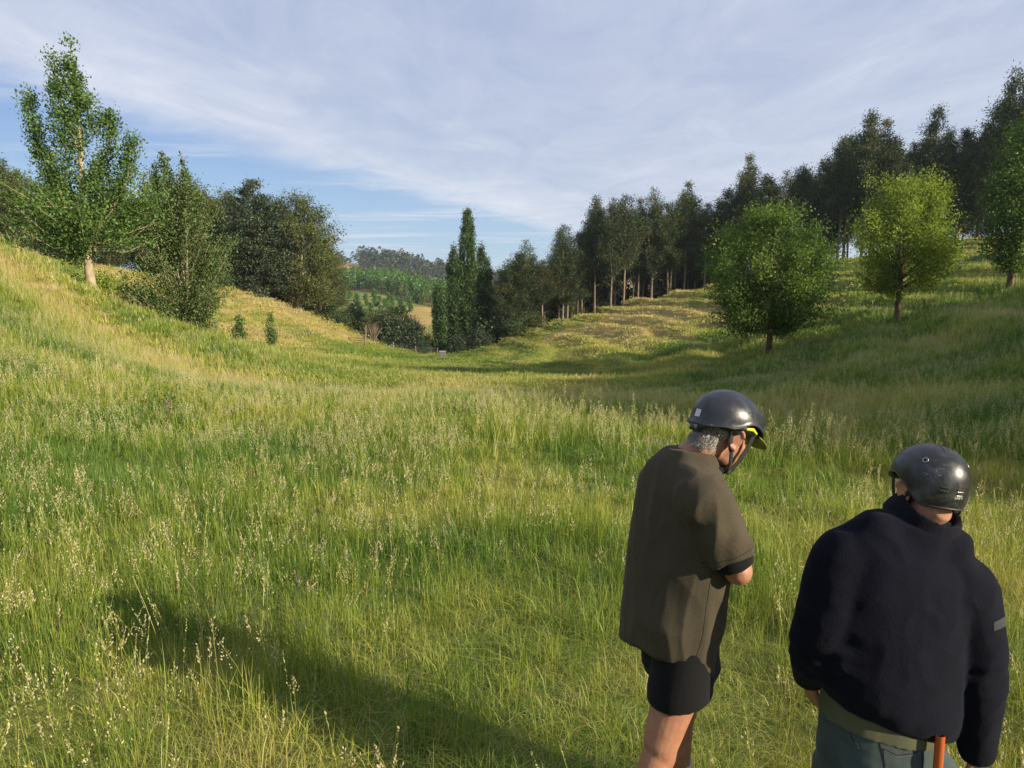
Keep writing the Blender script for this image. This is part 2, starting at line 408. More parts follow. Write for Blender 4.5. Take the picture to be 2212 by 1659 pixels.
def grow(rng, H, zb, prof, ncl, nleaf, leaf, trunk_r, slope=.8, along=.5, across=.3, lift=0., droop=0., lobes=.3, wood=None, lv=None,
         base=(0, 0), lean=(0, 0), gap=.0, zmin=None, branch_r=.035, inner=.3, strands=0, strand_len=1.0, flat=1.0, trunk=True,
         updir=.5, seed=0, warmtop=0., trunk_top=1.0, dead=0, ns=8, vertical=False, vbase=.5, pb=.45, cvar=.13):
    """one stem with branches to leafy clusters that fill the profile"""
    wood = wood or Wood(); lv = lv or Leaves()
    wob = rng.normal(size=(2, 3)) * .018 * H
    def axis(z):
        t = z / H
        return np.array([base[0] + lean[0] * t + wob[0, 0] * math.sin(3 * t) * .4 + wob[0, 1] * math.sin(7 * t) * .15,
                         base[1] + lean[1] * t + wob[1, 0] * math.sin(3 * t) * .4 + wob[1, 1] * math.sin(7 * t) * .15, z])
    if trunk:
        zs = np.linspace(-.5, H * trunk_top, 14); tr = trunk_r * (1 - np.clip(zs / H, 0, 1)) ** .8 + .012
        tr = tr * (1 + .55 * np.exp(-np.maximum(zs, 0) / .35))
        wood.add([axis(z) for z in zs], tr, ns)
    zmin = zb * .8 if zmin is None else zmin
    # tip table weighted by profile
    tt = np.linspace(0, 1, 60); wgt = np.array([prof(t) for t in tt]) + .05; wgt = wgt / wgt.sum()
    for i in range(ncl):
        t = float(np.clip(rng.choice(tt, p=wgt) + rng.uniform(-.01, .01), 0, 1)); z = zb + t * (H - zb)
        az = rng.uniform(0, 2 * math.pi)
        Rm = prof(t) * (1 + lobes * 2 * (float(vnoise(az * 1.6 + 50, z * .45 + 9, seed)) - .5))
        if gap and float(vnoise(az * 2.2 + 10, z * .6, seed + 3)) < gap: continue
        rad = Rm * (inner + (1 - inner) * math.sqrt(rng.uniform(0, 1))) * rng.uniform(.84, 1.1)
        ax = axis(z); tip = ax + np.array([rad * math.cos(az), rad * math.sin(az), 0])
        z0 = min(max(zmin + rng.uniform(0, 1) ** 2 * max(0, min(z - zmin, .22 * H)), z - slope * rng.uniform(.75, 1.1) * rad - rng.uniform(0, .3)), H * trunk_top * .98); b0 = axis(z0)
        mid = b0 * .45 + tip * .55 + np.array([0, 0, lift * rad * .35 + (.0 if droop else -.08 * rad)])
        pts = [b0, b0 * .6 + mid * .4, mid, mid * .4 + tip * .6, tip]
        br = .6 * branch_r * (.4 + rad / max(.5, Rm)) * max(.5, min(2., rad / 1.5))
        if rng.uniform() < pb: wood.add(pts, br * np.array([1, .8, .55, .38, .15]), 4)
        k = max(3, int(nleaf * rng.uniform(.6, 1.4)))
        clus = vbase + rng.normal() * cvar
        if strands:
            for q in range(strands):
                o = tip + rng.normal(size=3) * np.array([across, across, across * .6]) * 1.2
                ln = strand_len * rng.uniform(.5, 1.2); kk = max(3, k // strands)
                s = np.sort(rng.uniform(0, 1, kk)); out = np.array([math.cos(az), math.sin(az), 0]) * .25
                Cc = o + out * (s * (1.6 - s))[:, None] * ln + np.array([0, 0, -1.]) * (s ** 1.5)[:, None] * ln + rng.normal(size=(kk, 3)) * .06
                Dd = np.array([0, 0, -1.]) + rng.normal(size=(kk, 3)) * .55 + out
                lv.add(Cc, Dd, leaf * rng.uniform(.6, 1.3, kk), np.clip(clus + rng.normal(size=kk) * .16, 0, 1))
        else:
            s = rng.uniform(1 - along, 1.06, k)
            Cc = b0 + (tip - b0) * s[:, None] if not vertical else tip + np.array([0, 0, 1.]) * ((s - 1 + along * .5) * 2.2)[:, None]
            Cc = Cc + rng.normal(size=(k, 3)) * np.array([across, across, across * flat])
            Dd = rng.normal(size=(k, 3)) * .8 + np.array([math.cos(az) * .5, math.sin(az) * .5, updir - droop])
            ww = np.clip(warmtop * (rng.uniform(0, 1) < .2) * rng.uniform(.2, 1, k) * (.3 + t), 0, 1)
            lv.add(Cc, Dd, leaf * rng.uniform(.6, 1.35, k), np.clip(clus + rng.normal(size=k) * .16, 0, 1), ww)
    for i in range(dead):                                  # dead lower limbs
        z0 = rng.uniform(.2, .95) * zb; az = rng.uniform(0, 6.28); ln = rng.uniform(.6, 2.2); b0 = axis(z0)
        d = np.array([math.cos(az), math.sin(az), rng.uniform(.2, .9)]); d /= np.linalg.norm(d)
        wood.add([b0, b0 + d * ln * .5 + [0, 0, .05], b0 + d * ln + [0, 0, .2]], [.03, .018, .006], 4)
    return wood, lv
def place_tree(name, meshes, px, Y, label, group=None, rz=0., s=1.0, dz=-.1, cat='tree', xy=None, sz=None):
    x, y = xy if xy else (ray(px, 700)[0] * Y, Y)
    o = thing(name, label, cat, (x, y, gz(x, y) + dz), rz, group); o.scale = (s, s, sz or s)
    for nm, me in meshes: link(nm, me, o)
    return o

BARK_POP = simple_mat('poplar_bark', (.36, .30, .20), .9, .45, 6, .6, 25, stretch=(1, 1, .35))
BARK_GUM = simple_mat('gum_bark', (.22, .17, .12), .9, .5, 3, .5, 18, stretch=(1, 1, .25))
BARK_PALE = simple_mat('pale_gum_bark', (.46, .40, .31), .8, .45, 2.5, .4, 18, stretch=(1, 1, .3))
BARK_DARK = simple_mat('dark_bark', (.11, .075, .045), .95, .5, 6, .8, 20, stretch=(1, 1, .3))
BARK_WIL = simple_mat('willow_bark', (.17, .115, .06), .95, .55, 7, .8, 22, stretch=(1, 1, .3))
L_POP = leaf_mat('poplar_leaf', (.028, .066, .011), (.066, .13, .018), (.13, .20, .04), .32, .6, .03)
L_POP2 = leaf_mat('grey_poplar_leaf', (.042, .078, .018), (.09, .135, .03), (.15, .195, .065), .32, .6, .03)
L_WIL = leaf_mat('willow_leaf', (.045, .09, .015), (.10, .165, .028), (.17, .24, .045), .42, .6, .02)
L_WIL2 = leaf_mat('bright_willow_leaf', (.07, .12, .014), (.155, .22, .028), (.26, .32, .045), .42, .6, .02)
L_GUM = leaf_mat('gum_leaf', (.014, .028, .010), (.036, .062, .018), (.095, .122, .036), .26, .6, .03, warm=(.19, .125, .032))
L_GUMB = leaf_mat('broad_gum_leaf', (.03, .045, .015), (.066, .085, .024), (.12, .13, .04), .22, .6, .02, warm=(.16, .115, .04))
L_MAC = leaf_mat('cypress_leaf', (.008, .018, .007), (.02, .038, .012), (.045, .066, .02), .12, .6, .05)
L_LOM = leaf_mat('lombardy_leaf', (.016, .038, .010), (.042, .085, .02), (.095, .145, .04), .25, .6, .03)
L_BUSH = leaf_mat('bush_leaf', (.014, .034, .010), (.038, .068, .016), (.075, .105, .03), .25, .6, .03)
L_FIR = leaf_mat('plantation_leaf', (.03, .08, .014), (.07, .155, .026), (.12, .21, .045), .25, .5, .05)
L_PINE = leaf_mat('far_pine_leaf', (.012, .024, .014), (.028, .042, .022), (.06, .065, .032), .1, .6, .04)
L_LIME = leaf_mat('lime_shoot_leaf', (.12, .18, .015), (.20, .27, .025), (.28, .34, .04), .45, .5, .05)


# --- the tall poplar on the left spur
r = rg(101)
w, l = grow(r, 12.9, 2.1, pinterp([(0, 2.0), (.08, 3.1), (.2, 3.5), (.34, 3.3), (.46, 2.6), (.58, 2.0), (.68, 1.2), (.8, .7), (.92, .4), (1, .12)]), 340, 105, .145, .23, slope=1.2,
            along=.6, across=.2, lift=-.15, lobes=.65, gap=.34, updir=.55, seed=5, branch_r=.032, inner=.3, pb=.28, zmin=2.3)
for (dx, dy, z0, z1, rr, n) in ((-2.6, .2, 3.2, 10.4, .75, 34), (2.9, -.4, 2.8, 7.8, .8, 26), (1.6, .3, 5.0, 9.4, .7, 22), (-.8, -.3, 7.2, 12.2, .5, 20)):
    pts = np.array([[0, 0, z0], [dx * .5, dy * .5, z0 + (z1 - z0) * .3], [dx * .88, dy, z0 + (z1 - z0) * .62], [dx, dy, z1]])
    w.add(pts, [.085, .06, .04, .012], 5)
    for i in range(n):
        u = r.uniform(.3, 1); c = np.array([np.interp(u, [0, .3, .62, 1], pts[:, k]) for k in range(3)])
        k = int(110 * (1.15 - .6 * u)); az = r.uniform(0, 6.28); q = rr * (1.25 - u) * r.uniform(.2, 1)
        cc = c + np.array([math.cos(az) * q, math.sin(az) * q, .2]); s = r.uniform(0, 1, k)
        l.add(c + (cc - c) * s[:, None] + r.normal(size=(k, 3)) * .23, r.normal(size=(k, 3)) + [0, 0, .4], .145 * r.uniform(.6, 1.3, k), np.clip(.5 + r.normal() * .14 + r.normal(size=k) * .15, 0, 1))
place_tree('poplar_tree', [('trunk', w.mesh('poplar_trunk', BARK_POP)), ('crown', l.mesh('poplar_crown', L_POP, r))], 205, 37.3,
           'tallest poplar on the left, spiky crown above a thick pale trunk', dz=.15)
# --- the bushy poplar beside it, many thin stems, leafy to the ground
r = rg(102)
w, l = grow(r, 9.6, .15, pinterp([(0, 1.1), (.1, 2.3), (.3, 3.3), (.55, 3.4), (.75, 2.8), (.9, 1.9), (1, .9)]), 320, 105, .13, .12, slope=1.5, along=.7, across=.26, gap=.15, lobes=.35, updir=.5, seed=8, branch_r=.028, zmin=.2, inner=.3)
for i in range(11):
    az = r.uniform(0, 6.28); q = r.uniform(.4, 2.3); h = 11.6 - q * 1.2 + r.uniform(-.8, .5)
    dx, dy = math.cos(az) * q, math.sin(az) * q * .8
    pts = np.array([[dx * .1, dy * .1, 0], [dx * .35, dy * .35, h * .3], [dx * .8, dy * .8, h * .65], [dx, dy, h]])
    w.add(pts, [.075, .05, .03, .008], 5)
    for j in range(15):
        u = r.uniform(.45, 1); c = np.array([np.interp(u, [0, .3, .65, 1], pts[:, k]) for k in range(3)]); k = 40
        l.add(c + r.normal(size=(k, 3)) * np.array([.22, .22, .35]) * (1.5 - u), r.normal(size=(k, 3)) + [0, 0, .4], .17 * r.uniform(.6, 1.3, k), np.clip(.55 + r.normal() * .12 + r.normal(size=k) * .15, 0, 1))
place_tree('poplar_tree', [('trunk', w.mesh('bushy_trunk', BARK_POP)), ('crown', l.mesh('bushy_crown', L_POP2, r))], 402, 42,
           'bushy many-stemmed poplar leafy to the ground, right of the tallest poplar')
# --- saplings
r = rg(103)
def sapling(H, wd, n, mat, seed, zb=.5, leaf=.13):
    r = rg(seed); w, l = grow(r, H, zb, pinterp([(0, wd * .5), (.3, wd), (.6, wd * .75), (1, .06)]), n, 34, leaf, .035, slope=1.4, along=.8, across=.13, updir=.5, seed=seed, branch_r=.008, inner=.15)
    return [('trunk', w.mesh('sapling_trunk', BARK_POP)), ('crown', l.mesh('sapling_crown', mat, r))]
place_tree('sapling', sapling(2.7, .85, 55, L_POP, 7, .2), 517, 55, 'wider of two young poplars in the gully, leaning bushy form', 'young poplars in the gully')
place_tree('sapling', sapling(3.2, .6, 46, L_POP, 8, .6), 585, 55.5, 'slender upright young poplar in the gully with bare stem foot', 'young poplars in the gully')
place_tree('sapling', sapling(2.4, .35, 16, L_POP2, 9, .8), 275, 39.5, 'thin pale-stemmed sapling between the two big poplars')
def bush(H, wd, n, mat, seed, leaf=.16, nl=60, tab=None, flat=1., bark=None):
    r = rg(seed); w, l = grow(r, H, .05 * H, pinterp(tab or [(0, wd * .75), (.3, wd), (.65, wd * .85), (.9, wd * .45), (1, wd * .15)]), n, nl, leaf, .06, slope=.9, along=.45, across=.16 * wd ** .5 + .08, updir=.3, seed=seed, branch_r=.02, inner=.45, trunk_top=.8, zmin=.1, flat=flat)
    return [('trunk', w.mesh('bush_stems', bark or BARK_DARK)), ('crown', l.mesh('bush_crown', mat, r))]
place_tree('shrub', bush(1.7, .7, 26, L_LIME, 12, .13, 50), 228, 38.6, 'lime green shoots at the foot of the tallest poplar trunk', cat='shrub')
place_tree('shrub', bush(3.2, 1.8, 60, L_BUSH, 13), 175, 44, 'dark shrub behind the tallest poplar on its left', cat='shrub')
place_tree('shrub', bush(3.4, 2.6, 80, L_BUSH, 14), 300, 47, 'broad dark shrub filling the gap between the two big poplars', cat='shrub')
place_tree('shrub', bush(3.0, 2.2, 70, L_BUSH, 15), 345, 52, 'low dark shrub behind the bushy poplar', cat='shrub')
place_tree('shrub', bush(.46, .34, 12, L_POP2, 16, .05, 50), 352, 12.5, 'small leafy weed standing in the grass of the left slope', cat='shrub')
place_tree('shrub', bush(.8, .55, 16, leaf_mat('dock_leaf', (.10, .05, .02), (.15, .10, .03), (.10, .13, .03), .3), 17, .09, 50), 252, 37.6, 'rusty brown weed on the spur beside the poplar trunk', cat='shrub')
place_tree('shrub', bush(.7, .5, 14, bpy.data.materials['dock_leaf'], 18, .09, 50), 340, 40.2, 'rusty brown weed on the spur edge under the bushy poplar', cat='shrub')

# --- dark macrocarpa and broad gums on the bank
r = rg(110)
w, l = grow(r, 15.6, .5, pinterp([(0, 4.4), (.15, 5.0), (.4, 4.9), (.65, 4.3), (.83, 3.2), (.94, 1.8), (1, .7)]), 420, 95, .30, .45, slope=.35, along=.4, across=.42, flat=.5, updir=.3, lobes=.5, seed=21, branch_r=.06, inner=.35)
place_tree('macrocarpa_tree', [('trunk', w.mesh('macrocarpa_trunk', BARK_DARK)), ('crown', l.mesh('macrocarpa_crown', L_MAC, r, .45))], 560, 96,
           'near-black layered macrocarpa between the bushy poplar and the round gum')
def broad_gum(seed, H, tab, n, nl=170, leaf=.34, across=.5, zb=1.5):
    r = rg(seed); w = Wood(); l = Leaves()
    for i in range(6):                                       # pale spreading limbs
        az = r.uniform(0, 6.28); q = r.uniform(1.5, 3.8); h = H * r.uniform(.55, .85)
        w.add([[0, 0, 0], [math.cos(az) * q * .25, math.sin(az) * q * .25, h * .3], [math.cos(az) * q * .7, math.sin(az) * q * .7, h * .7], [math.cos(az) * q, math.sin(az) * q, h]], [.3, .22, .13, .04], 6)
    grow(r, H, zb, pinterp(tab), n, nl, leaf, .4, slope=.7, along=.3, across=across, flat=.75, updir=-.1, lobes=.35, seed=seed, branch_r=.06, inner=.45, wood=w, lv=l, warmtop=.15, trunk_top=.7)
    return [('trunk', w.mesh('broad_gum_limbs', BARK_PALE)), ('crown', l.mesh('broad_gum_crown', L_GUMB, r, .35))]
bg1 = broad_gum(31, 17, [(0, 4.2), (.15, 5.6), (.4, 6.0), (.65, 5.4), (.85, 3.8), (1, 1.2)], 300)
bg2 = broad_gum(32, 15, [(0, 2.5), (.2, 4.2), (.5, 5.0), (.75, 4.2), (.92, 2.2), (1, .6)], 230)
place_tree('gum_tree', bg1, 648, 101, 'broad rounded gum with pale limbs, right end of the left tree belt')
place_tree('gum_tree', bg2, 500, 107, 'rounded gum peeping out left of the dark macrocarpa', rz=1.)
place_tree('gum_tree', bg2, 590, 116, 'gum crown rising just behind the dark macrocarpa', rz=3.2, s=1.12)
place_tree('gum_tree', bg1, 690, 110, 'lower gum hanging over the golden bank at its right end', rz=2.2, s=.78)
place_tree('gum_tree', bg2, 430, 98, 'gum crown showing behind the bushy poplar', rz=4., s=.9)
place_tree('gum_tree', bg2, 20, 88, 'leftmost olive gum at the edge of the picture', rz=2., s=.78)
place_tree('gum_tree', bg1, 88, 84, 'thin grey gum between the left edge and the tallest poplar', rz=.6, s=.55)
place_tree('gum_tree', bg1, 160, 92, 'gum half hidden behind the left side of the tallest poplar', rz=5., s=.62)
place_tree('gum_tree', bg2, -60, 86, 'olive gum cut by the left edge of the picture', rz=5., s=.8)
place_tree('gum_tree', bg1, 250, 98, 'gum crown hidden behind the tallest poplar on its right', rz=1.7, s=.66)
place_tree('gum_tree', bg2, 335, 102, 'gum crown between the two big poplars', rz=2.7, s=.8)
for i, (px, Y, h, wd, lab) in enumerate(((40, 78, 2.2, 2.2, 'dark scrub under the leftmost gum'), (110, 76, 1.8, 2., 'olive scrub at the top of the dry strip'), (150, 70, 2.0, 2.0, 'olive scrub left of the tallest poplar trunk'),
                                     (470, 90, 3., 2.4, 'scrub at the left foot of the dark macrocarpa'), (725, 106, 3.2, 2.4, 'scrub at the right foot of the round gum'))):
    place_tree('shrub', bush(h, wd, 60, L_BUSH, 140 + i, .2), px, Y, lab, cat='shrub')

# --- willows and poplar on the right slope
r = rg(120)
w, l = grow(r, 9.7, 2.0, pinterp([(0, 1.9), (.1, 3.1), (.25, 3.6), (.45, 3.6), (.65, 3.3), (.82, 2.6), (.94, 1.6), (1, .7)]), 340, 150, .165, .2, slope=.75, along=.3, across=.30, flat=1.15, updir=-.45, lobes=.46, seed=41, branch_r=.05, inner=.45, trunk_top=.75, lift=.4, zmin=2.1, gap=.14, pb=.2, cvar=.26)
place_tree('willow_tree', [('trunk', w.mesh('willow_trunk', BARK_WIL)), ('crown', l.mesh('willow_crown', L_WIL, r, .5))], 1664, 44, 'round weeping willow low on the right slope, darker of the two willows')
r = rg(121)
w, l = grow(r, 9.4, 2.2, pinterp([(0, 1.2), (.12, 2.5), (.3, 3.2), (.55, 3.3), (.76, 2.6), (.92, 1.5), (1, .5)]), 250, 140, .16, .19, slope=.95, along=.3, across=.27, flat=1.15, updir=-.3, lobes=.55, seed=44, branch_r=.05, inner=.4, trunk_top=.75, lift=.4, zmin=2.2, gap=.18, pb=.22, cvar=.26)
for (dx, h, n) in ((1.35, 10.5, 26), (-1.1, 9.9, 20)):
    for i in range(n):
        c = np.array([dx, r.normal() * .4, r.uniform(7.2, h - .5)]) + r.normal(size=3) * np.array([.65, .6, .2]); k = 120; s = r.uniform(0, 1, k)
        l.add(c + r.normal(size=(k, 3)) * .28 + np.array([0, 0, -.3]) * s[:, None], r.normal(size=(k, 3)) * .8 + [0, 0, -.4], .12 * r.uniform(.6, 1.3, k), np.clip(.6 + r.normal() * .12 + r.normal(size=k) * .15, 0, 1))
place_tree('willow_tree', [('trunk', w.mesh('bright_willow_trunk', BARK_WIL)), ('crown', l.mesh('bright_willow_crown', L_WIL2, r, .5))], 1937, 46, 'bright lime willow with twin top and bare trunk, higher on the right slope')
r = rg(122)
w, l = grow(r, 13.6, 1.7, pinterp([(0, .7), (.12, 2.0), (.3, 2.9), (.5, 2.9), (.7, 2.2), (.85, 1.3), (1, .3)]), 270, 90, .18, .2, slope=1.2, along=.55, across=.3, lobes=.3, seed=47, branch_r=.035, inner=.3, lean=(1.3, 0))
place_tree('poplar_tree', [('trunk', w.mesh('right_poplar_trunk', BARK_WIL)), ('crown', l.mesh('right_poplar_crown', L_POP, r))], 2172, 48, 'dark leafy poplar cut by the right edge, on the slope beside the lime willow')

# --- gum plantation on the ridge
def gum(seed, H, cr, zbf, n=120, nl=95, leaf=.30, warm=.6):
    r = rg(seed); tab = [(0, cr * .3), (.15, cr * .7), (.35, cr), (.55, cr * .9), (.75, cr * .6), (.9, cr * .3), (1, cr * .05)]
    w, l = grow(r, H, H * zbf, pinterp(tab), n, nl, leaf, .19, slope=1.3, along=.4, across=.42, flat=.85, updir=-.15, lobes=.6, seed=seed, branch_r=.045, inner=.3, gap=.2, warmtop=warm, dead=9, zmin=H * zbf * .7)
    return [('trunk', w.mesh('ridge_gum_trunk', BARK_GUM)), ('crown', l.mesh('ridge_gum_crown', L_GUM, r, .36))]
GUMS = [gum(201, 20, 3.5, .38, 140), gum(202, 20, 3.1, .44, 130), gum(203, 20, 3.9, .32, 150), gum(204, 20, 3.1, .48, 120), gum(205, 20, 3.4, .40, 135, warm=1.), gum(206, 20, 4.1, .26, 170)]
rdx = np.array([a[0] for a in RIDGE], float); rdy = np.array([a[1] for a in RIDGE], float); rdd = np.array([a[2] for a in RIDGE], float)
front = [(1098, 560), (1135, 520), (1172, 562), (1215, 476), (1248, 500), (1284, 424), (1318, 430), (1345, 410), (1376, 432), (1405, 407), (1440, 428), (1475, 396), (1518, 440),
         (1560, 410), (1605, 337), (1640, 380), (1682, 372), (1716, 350), (1758, 345), (1800, 285), (1850, 240), (1882, 262), (1908, 292), (1945, 308), (1990, 226), (2018, 282), (2050, 276), (2095, 268), (2140, 152), (2190, 135), (2240, 150)]
ORD = ['first', 'second', 'third', 'fourth', 'fifth', 'sixth', 'seventh', 'eighth', 'ninth', 'tenth', 'eleventh', 'twelfth', 'thirteenth', 'fourteenth', 'fifteenth', 'sixteenth', 'seventeenth',
       'eighteenth', 'nineteenth', 'twentieth', 'twenty-first', 'twenty-second', 'twenty-third', 'twenty-fourth', 'twenty-fifth', 'twenty-sixth', 'twenty-seventh', 'twenty-eighth', 'twenty-ninth', 'thirtieth', 'thirty-first']
rr = random.Random(77)
for i, (px, top) in enumerate(front):
    Y = float(np.interp(px, rdx, rdd)) + 2.5 + rr.uniform(0, 5); x = ray(px, 600)[0] * Y; g = gz(x, Y)
    H = CAMZ + ray(px, top)[1] * Y - g; vi = 5 if px < 1150 else rr.randrange(6)
    if px in (1945, 2095, 1605): vi = 4
    o = place_tree('gum_tree', GUMS[vi], px, Y, '%s gum tree from the left along the front of the ridge plantation' % ORD[i], 'plantation gums on the right ridge', rr.uniform(0, 6.28), s=.9 + rr.uniform(-.1, .15), sz=H / 20.)
rr = random.Random(79)
for row, (dy, n) in enumerate(((9, 34), (15, 34), (21, 30))):
    for i in range(n):
        px = 1085 + (2330 - 1085) * (i + rr.uniform(.1, .9)) / n; Y = float(np.interp(px, rdx, rdd)) + dy + rr.uniform(-2.5, 2.5); x = ray(px, 600)[0] * Y; g = gz(x, Y)
        top = float(np.interp(px, [p for p, t in front], [t for p, t in front])) + rr.uniform(5, 55); H = max(9., CAMZ + ray(px, top)[1] * Y - g)
        place_tree('gum_tree', GUMS[(2, 5, 5, 0)[rr.randrange(4)]], px, Y, 'dark gum standing inside the ridge plantation behind its front row', 'gums in the back rows of the plantation', rr.uniform(0, 6.28), s=.85 + rr.uniform(-.1, .15), sz=H / 20.)
# gums on the slope right of the camera, out of the picture, whose shade lies across the near right hillside
for i, (x, y, k) in enumerate([(36 + 26 * t / 10., 7 + 15 * t / 10., .68) for t in range(11)] + [(40 + 24 * t / 8., 3 + 14 * t / 8., .72) for t in range(9)] + [(35.5, 3.5, .66), (34.5, 0., .66), (33.5, -3.5, .62), (38.5, -1.5, .7), (37, -5, .66), (33, -6.5, .58)]):
    place_tree('gum_tree', GUMS[(5, 2, 5)[i % 3]], 0, 0, 'gum on the slope right of the picture', 'gums right of the picture', rr.uniform(0, 6.28), s=1.2, sz=k + .08 * rr.random(), xy=(x + rr.uniform(-1.2, 1.2), y + rr.uniform(-1.2, 1.2)))
# undergrowth at the left end of the plantation
UB = [bush(5.5, 3.0, 110, L_BUSH, 151, .24, 70), bush(4.2, 2.8, 100, L_MAC, 152, .24, 70), bush(3.0, 2.2, 70, L_GUMB, 153, .2, 60)]
for px, Y, k, s, lab in ((1062, 113, 0, 1.5, 'dark round tree right of the tallest lombardy poplar'), (1105, 110, 0, .9, 'shrub under the leftmost plantation gums'), (1150, 112, 2, 1.1, 'olive shrub among the left plantation trunks'),
                         (1035, 108, 1, .7, 'black low shrub at the foot of the lombardy poplars'), (985, 107, 1, .62, 'black shrub behind the grey water tank'), (925, 110, 2, .8, 'olive shrub left of the lombardy poplars'), (912, 106, 1, .45, 'low black shrub left of the water tank'),
                         (1235, 118, 2, 1., 'light shrub between plantation trunks'), (1300, 122, 2, .9, 'grey green shrub deep between plantation trunks')):
    place_tree('shrub', UB[k], px, Y, lab, None, px * .01, s=s, cat='shrub')
for i in range(26):
    px = 1105 + i * 25 + rr.uniform(-12, 12); Y = float(np.interp(px, rdx, rdd)) + rr.uniform(18, 30)
    place_tree('shrub', UB[(0, 1, 0)[i % 3]], px, Y, 'undergrowth glimpsed between the plantation trunks along the ridge', 'undergrowth behind the plantation', rr.uniform(0, 6), s=rr.uniform(1., 1.8), cat='shrub')
# --- lombardy poplars at the valley mouth
def lombardy(seed, H, rw, n):
    r = rg(seed); tab = [(0, rw * .6), (.08, rw * .9), (.3, rw), (.6, rw * .95), (.8, rw * .75), (.92, rw * .45), (1, rw * .1)]
    w, l = grow(r, H, .4, pinterp(tab), n, 90, .28, .3, slope=3.0, along=.5, across=.26, updir=.9, lobes=.4, seed=seed, branch_r=.03, inner=.5, vertical=True, gap=.1)
    return [('trunk', w.mesh('lombardy_trunk', BARK_DARK)), ('crown', l.mesh('lombardy_crown', L_LOM, r, .5))]
def abs_h(px, Y, top): x = ray(px, 700)[0] * Y; return CAMZ + ray(px, top)[1] * Y - gz(x, Y)
for px, Y, top, rw, n, lab in ((1012, 112, 455, 1.45, 300, 'tallest lombardy poplar, middle of the clump at the valley mouth'), (982, 111, 535, 1.2, 190, 'lombardy poplar just left of the tallest one'),
                               (1042, 113, 532, 1.35, 200, 'lombardy poplar just right of the tallest one'), (949, 109, 612, .95, 130, 'shortest lombardy poplar, left end of the clump'), (966, 114, 655, 1.1, 90, 'stunted lombardy poplar between the left two of the clump')):
    place_tree('lombardy_poplar', lombardy(int(px), abs_h(px, Y, top), rw, n), px, Y, lab, 'lombardy poplars at the valley mouth')
# --- scrub round the valley end
for px, Y, k, s, lab in ((762, 122, 0, 1.25, 'dark bushy tree at the left of the valley mouth'), (735, 124, 0, 1.0, 'dark green tree half hidden by the round gum'), (835, 108, 1, 1.25, 'left of two black rounded trees at the valley end'), (880, 109, 1, 1.15, 'right of two black rounded trees at the valley end'),
                         (860, 113, 0, 1.15, 'tree behind the two black rounded trees'), (812, 112, 2, 1.5, 'lighter green tree behind the bare shrub')):
    place_tree('shrub', UB[k], px, Y, lab, None, px * .013, s=s, cat='shrub')
r = rg(160); w = Wood(); l = Leaves()                        # cabbage tree
w.add([[0, 0, -.3], [.05, 0, 1.4], [0, .05, 2.7]], [.13, .1, .09], 6)
for i in range(90):
    d = r.normal(size=3) + [0, 0, .45]; d /= np.linalg.norm(d); s = np.linspace(.1, .8, 4)[:, None]
    l.add(np.array([0, .05, 2.75]) + d * s + np.array([0, 0, -.25]) * s ** 2, np.repeat(d[None] + [0, 0, -.3], 4, 0), np.full(4, .4), np.full(4, r.uniform(.6, 1)))
place_tree('cabbage_tree', [('trunk', w.mesh('cabbage_trunk', BARK_GUM)), ('crown', l.mesh('cabbage_crown', L_GUMB, r, .2))], 789, 103, 'small cabbage tree with a spiky tuft beside the bare shrub')
r = rg(161); w = Wood()
for i in range(70):
    az = r.uniform(0, 6.28); q = r.uniform(.2, 1.5); h = 3.3 - q * .7 + r.uniform(-.5, .3)
    w.add([[0, 0, 0], [math.cos(az) * q * .4, math.sin(az) * q * .4, h * .45], [math.cos(az) * q, math.sin(az) * q, h]], [.035, .022, .008], 4)
place_tree('bare_shrub', [('branches', w.mesh('bare_branches', BARK_GUM))], 806, 104, 'leafless grey shrub in front of the dark scrub', cat='shrub')

# --- trees on the hill across the gully
def on_mid(px, py):                       # walk the ray to the hill
    a, b = ray(px, py)
    Ys = np.arange(200, 560, 1.5); d = CAMZ + b * Ys - midh(a * Ys, Ys)
    k = np.argmax(d < 0); Y = float(Ys[k]) if d[k] < 0 else None
    return Y
ORCH = [bush(5.0, 1.9, 60, L_FIR, 171, .45, 34, [(0, .6), (.3, 1.8), (.6, 1.9), (.85, 1.2), (1, .3)]), bush(6.5, 2.3, 70, L_FIR, 172, .5, 34, [(0, .8), (.3, 2.3), (.6, 2.0), (.85, 1.2), (1, .2)])]
rr = random.Random(5)
rows = ['bottom', 'lower', 'middle', 'upper', 'top']
spots = [(752, 690), (775, 697), (790, 688), (812, 694), (826, 690), (760, 676), (780, 672), (802, 678), (822, 674), (842, 684), (858, 680), (872, 676), (888, 672),
         (772, 662), (792, 660), (812, 662), (832, 664), (848, 660), (866, 664), (884, 662), (820, 652), (840, 650), (858, 650), (770, 652), (745, 650), (756, 646), (790, 648), (808, 642), (876, 652), (900, 656)]
for i, (px, py) in enumerate(spots):
    Y = on_mid(px, py)
    if not Y: continue
    x = ray(px, py)[0] * Y
    o = thing('planted_tree', 'round young tree planted in rows on the far green hillside', 'tree', (x, Y, float(midh(np.array([x]), np.array([Y]))[0]) - .2), rr.uniform(0, 6), 'young trees on the far hillside')
    s = rr.uniform(.5, .78); o.scale = (s, s, s)
    for nm, me in ORCH[i % 2]: link(nm, me, o)
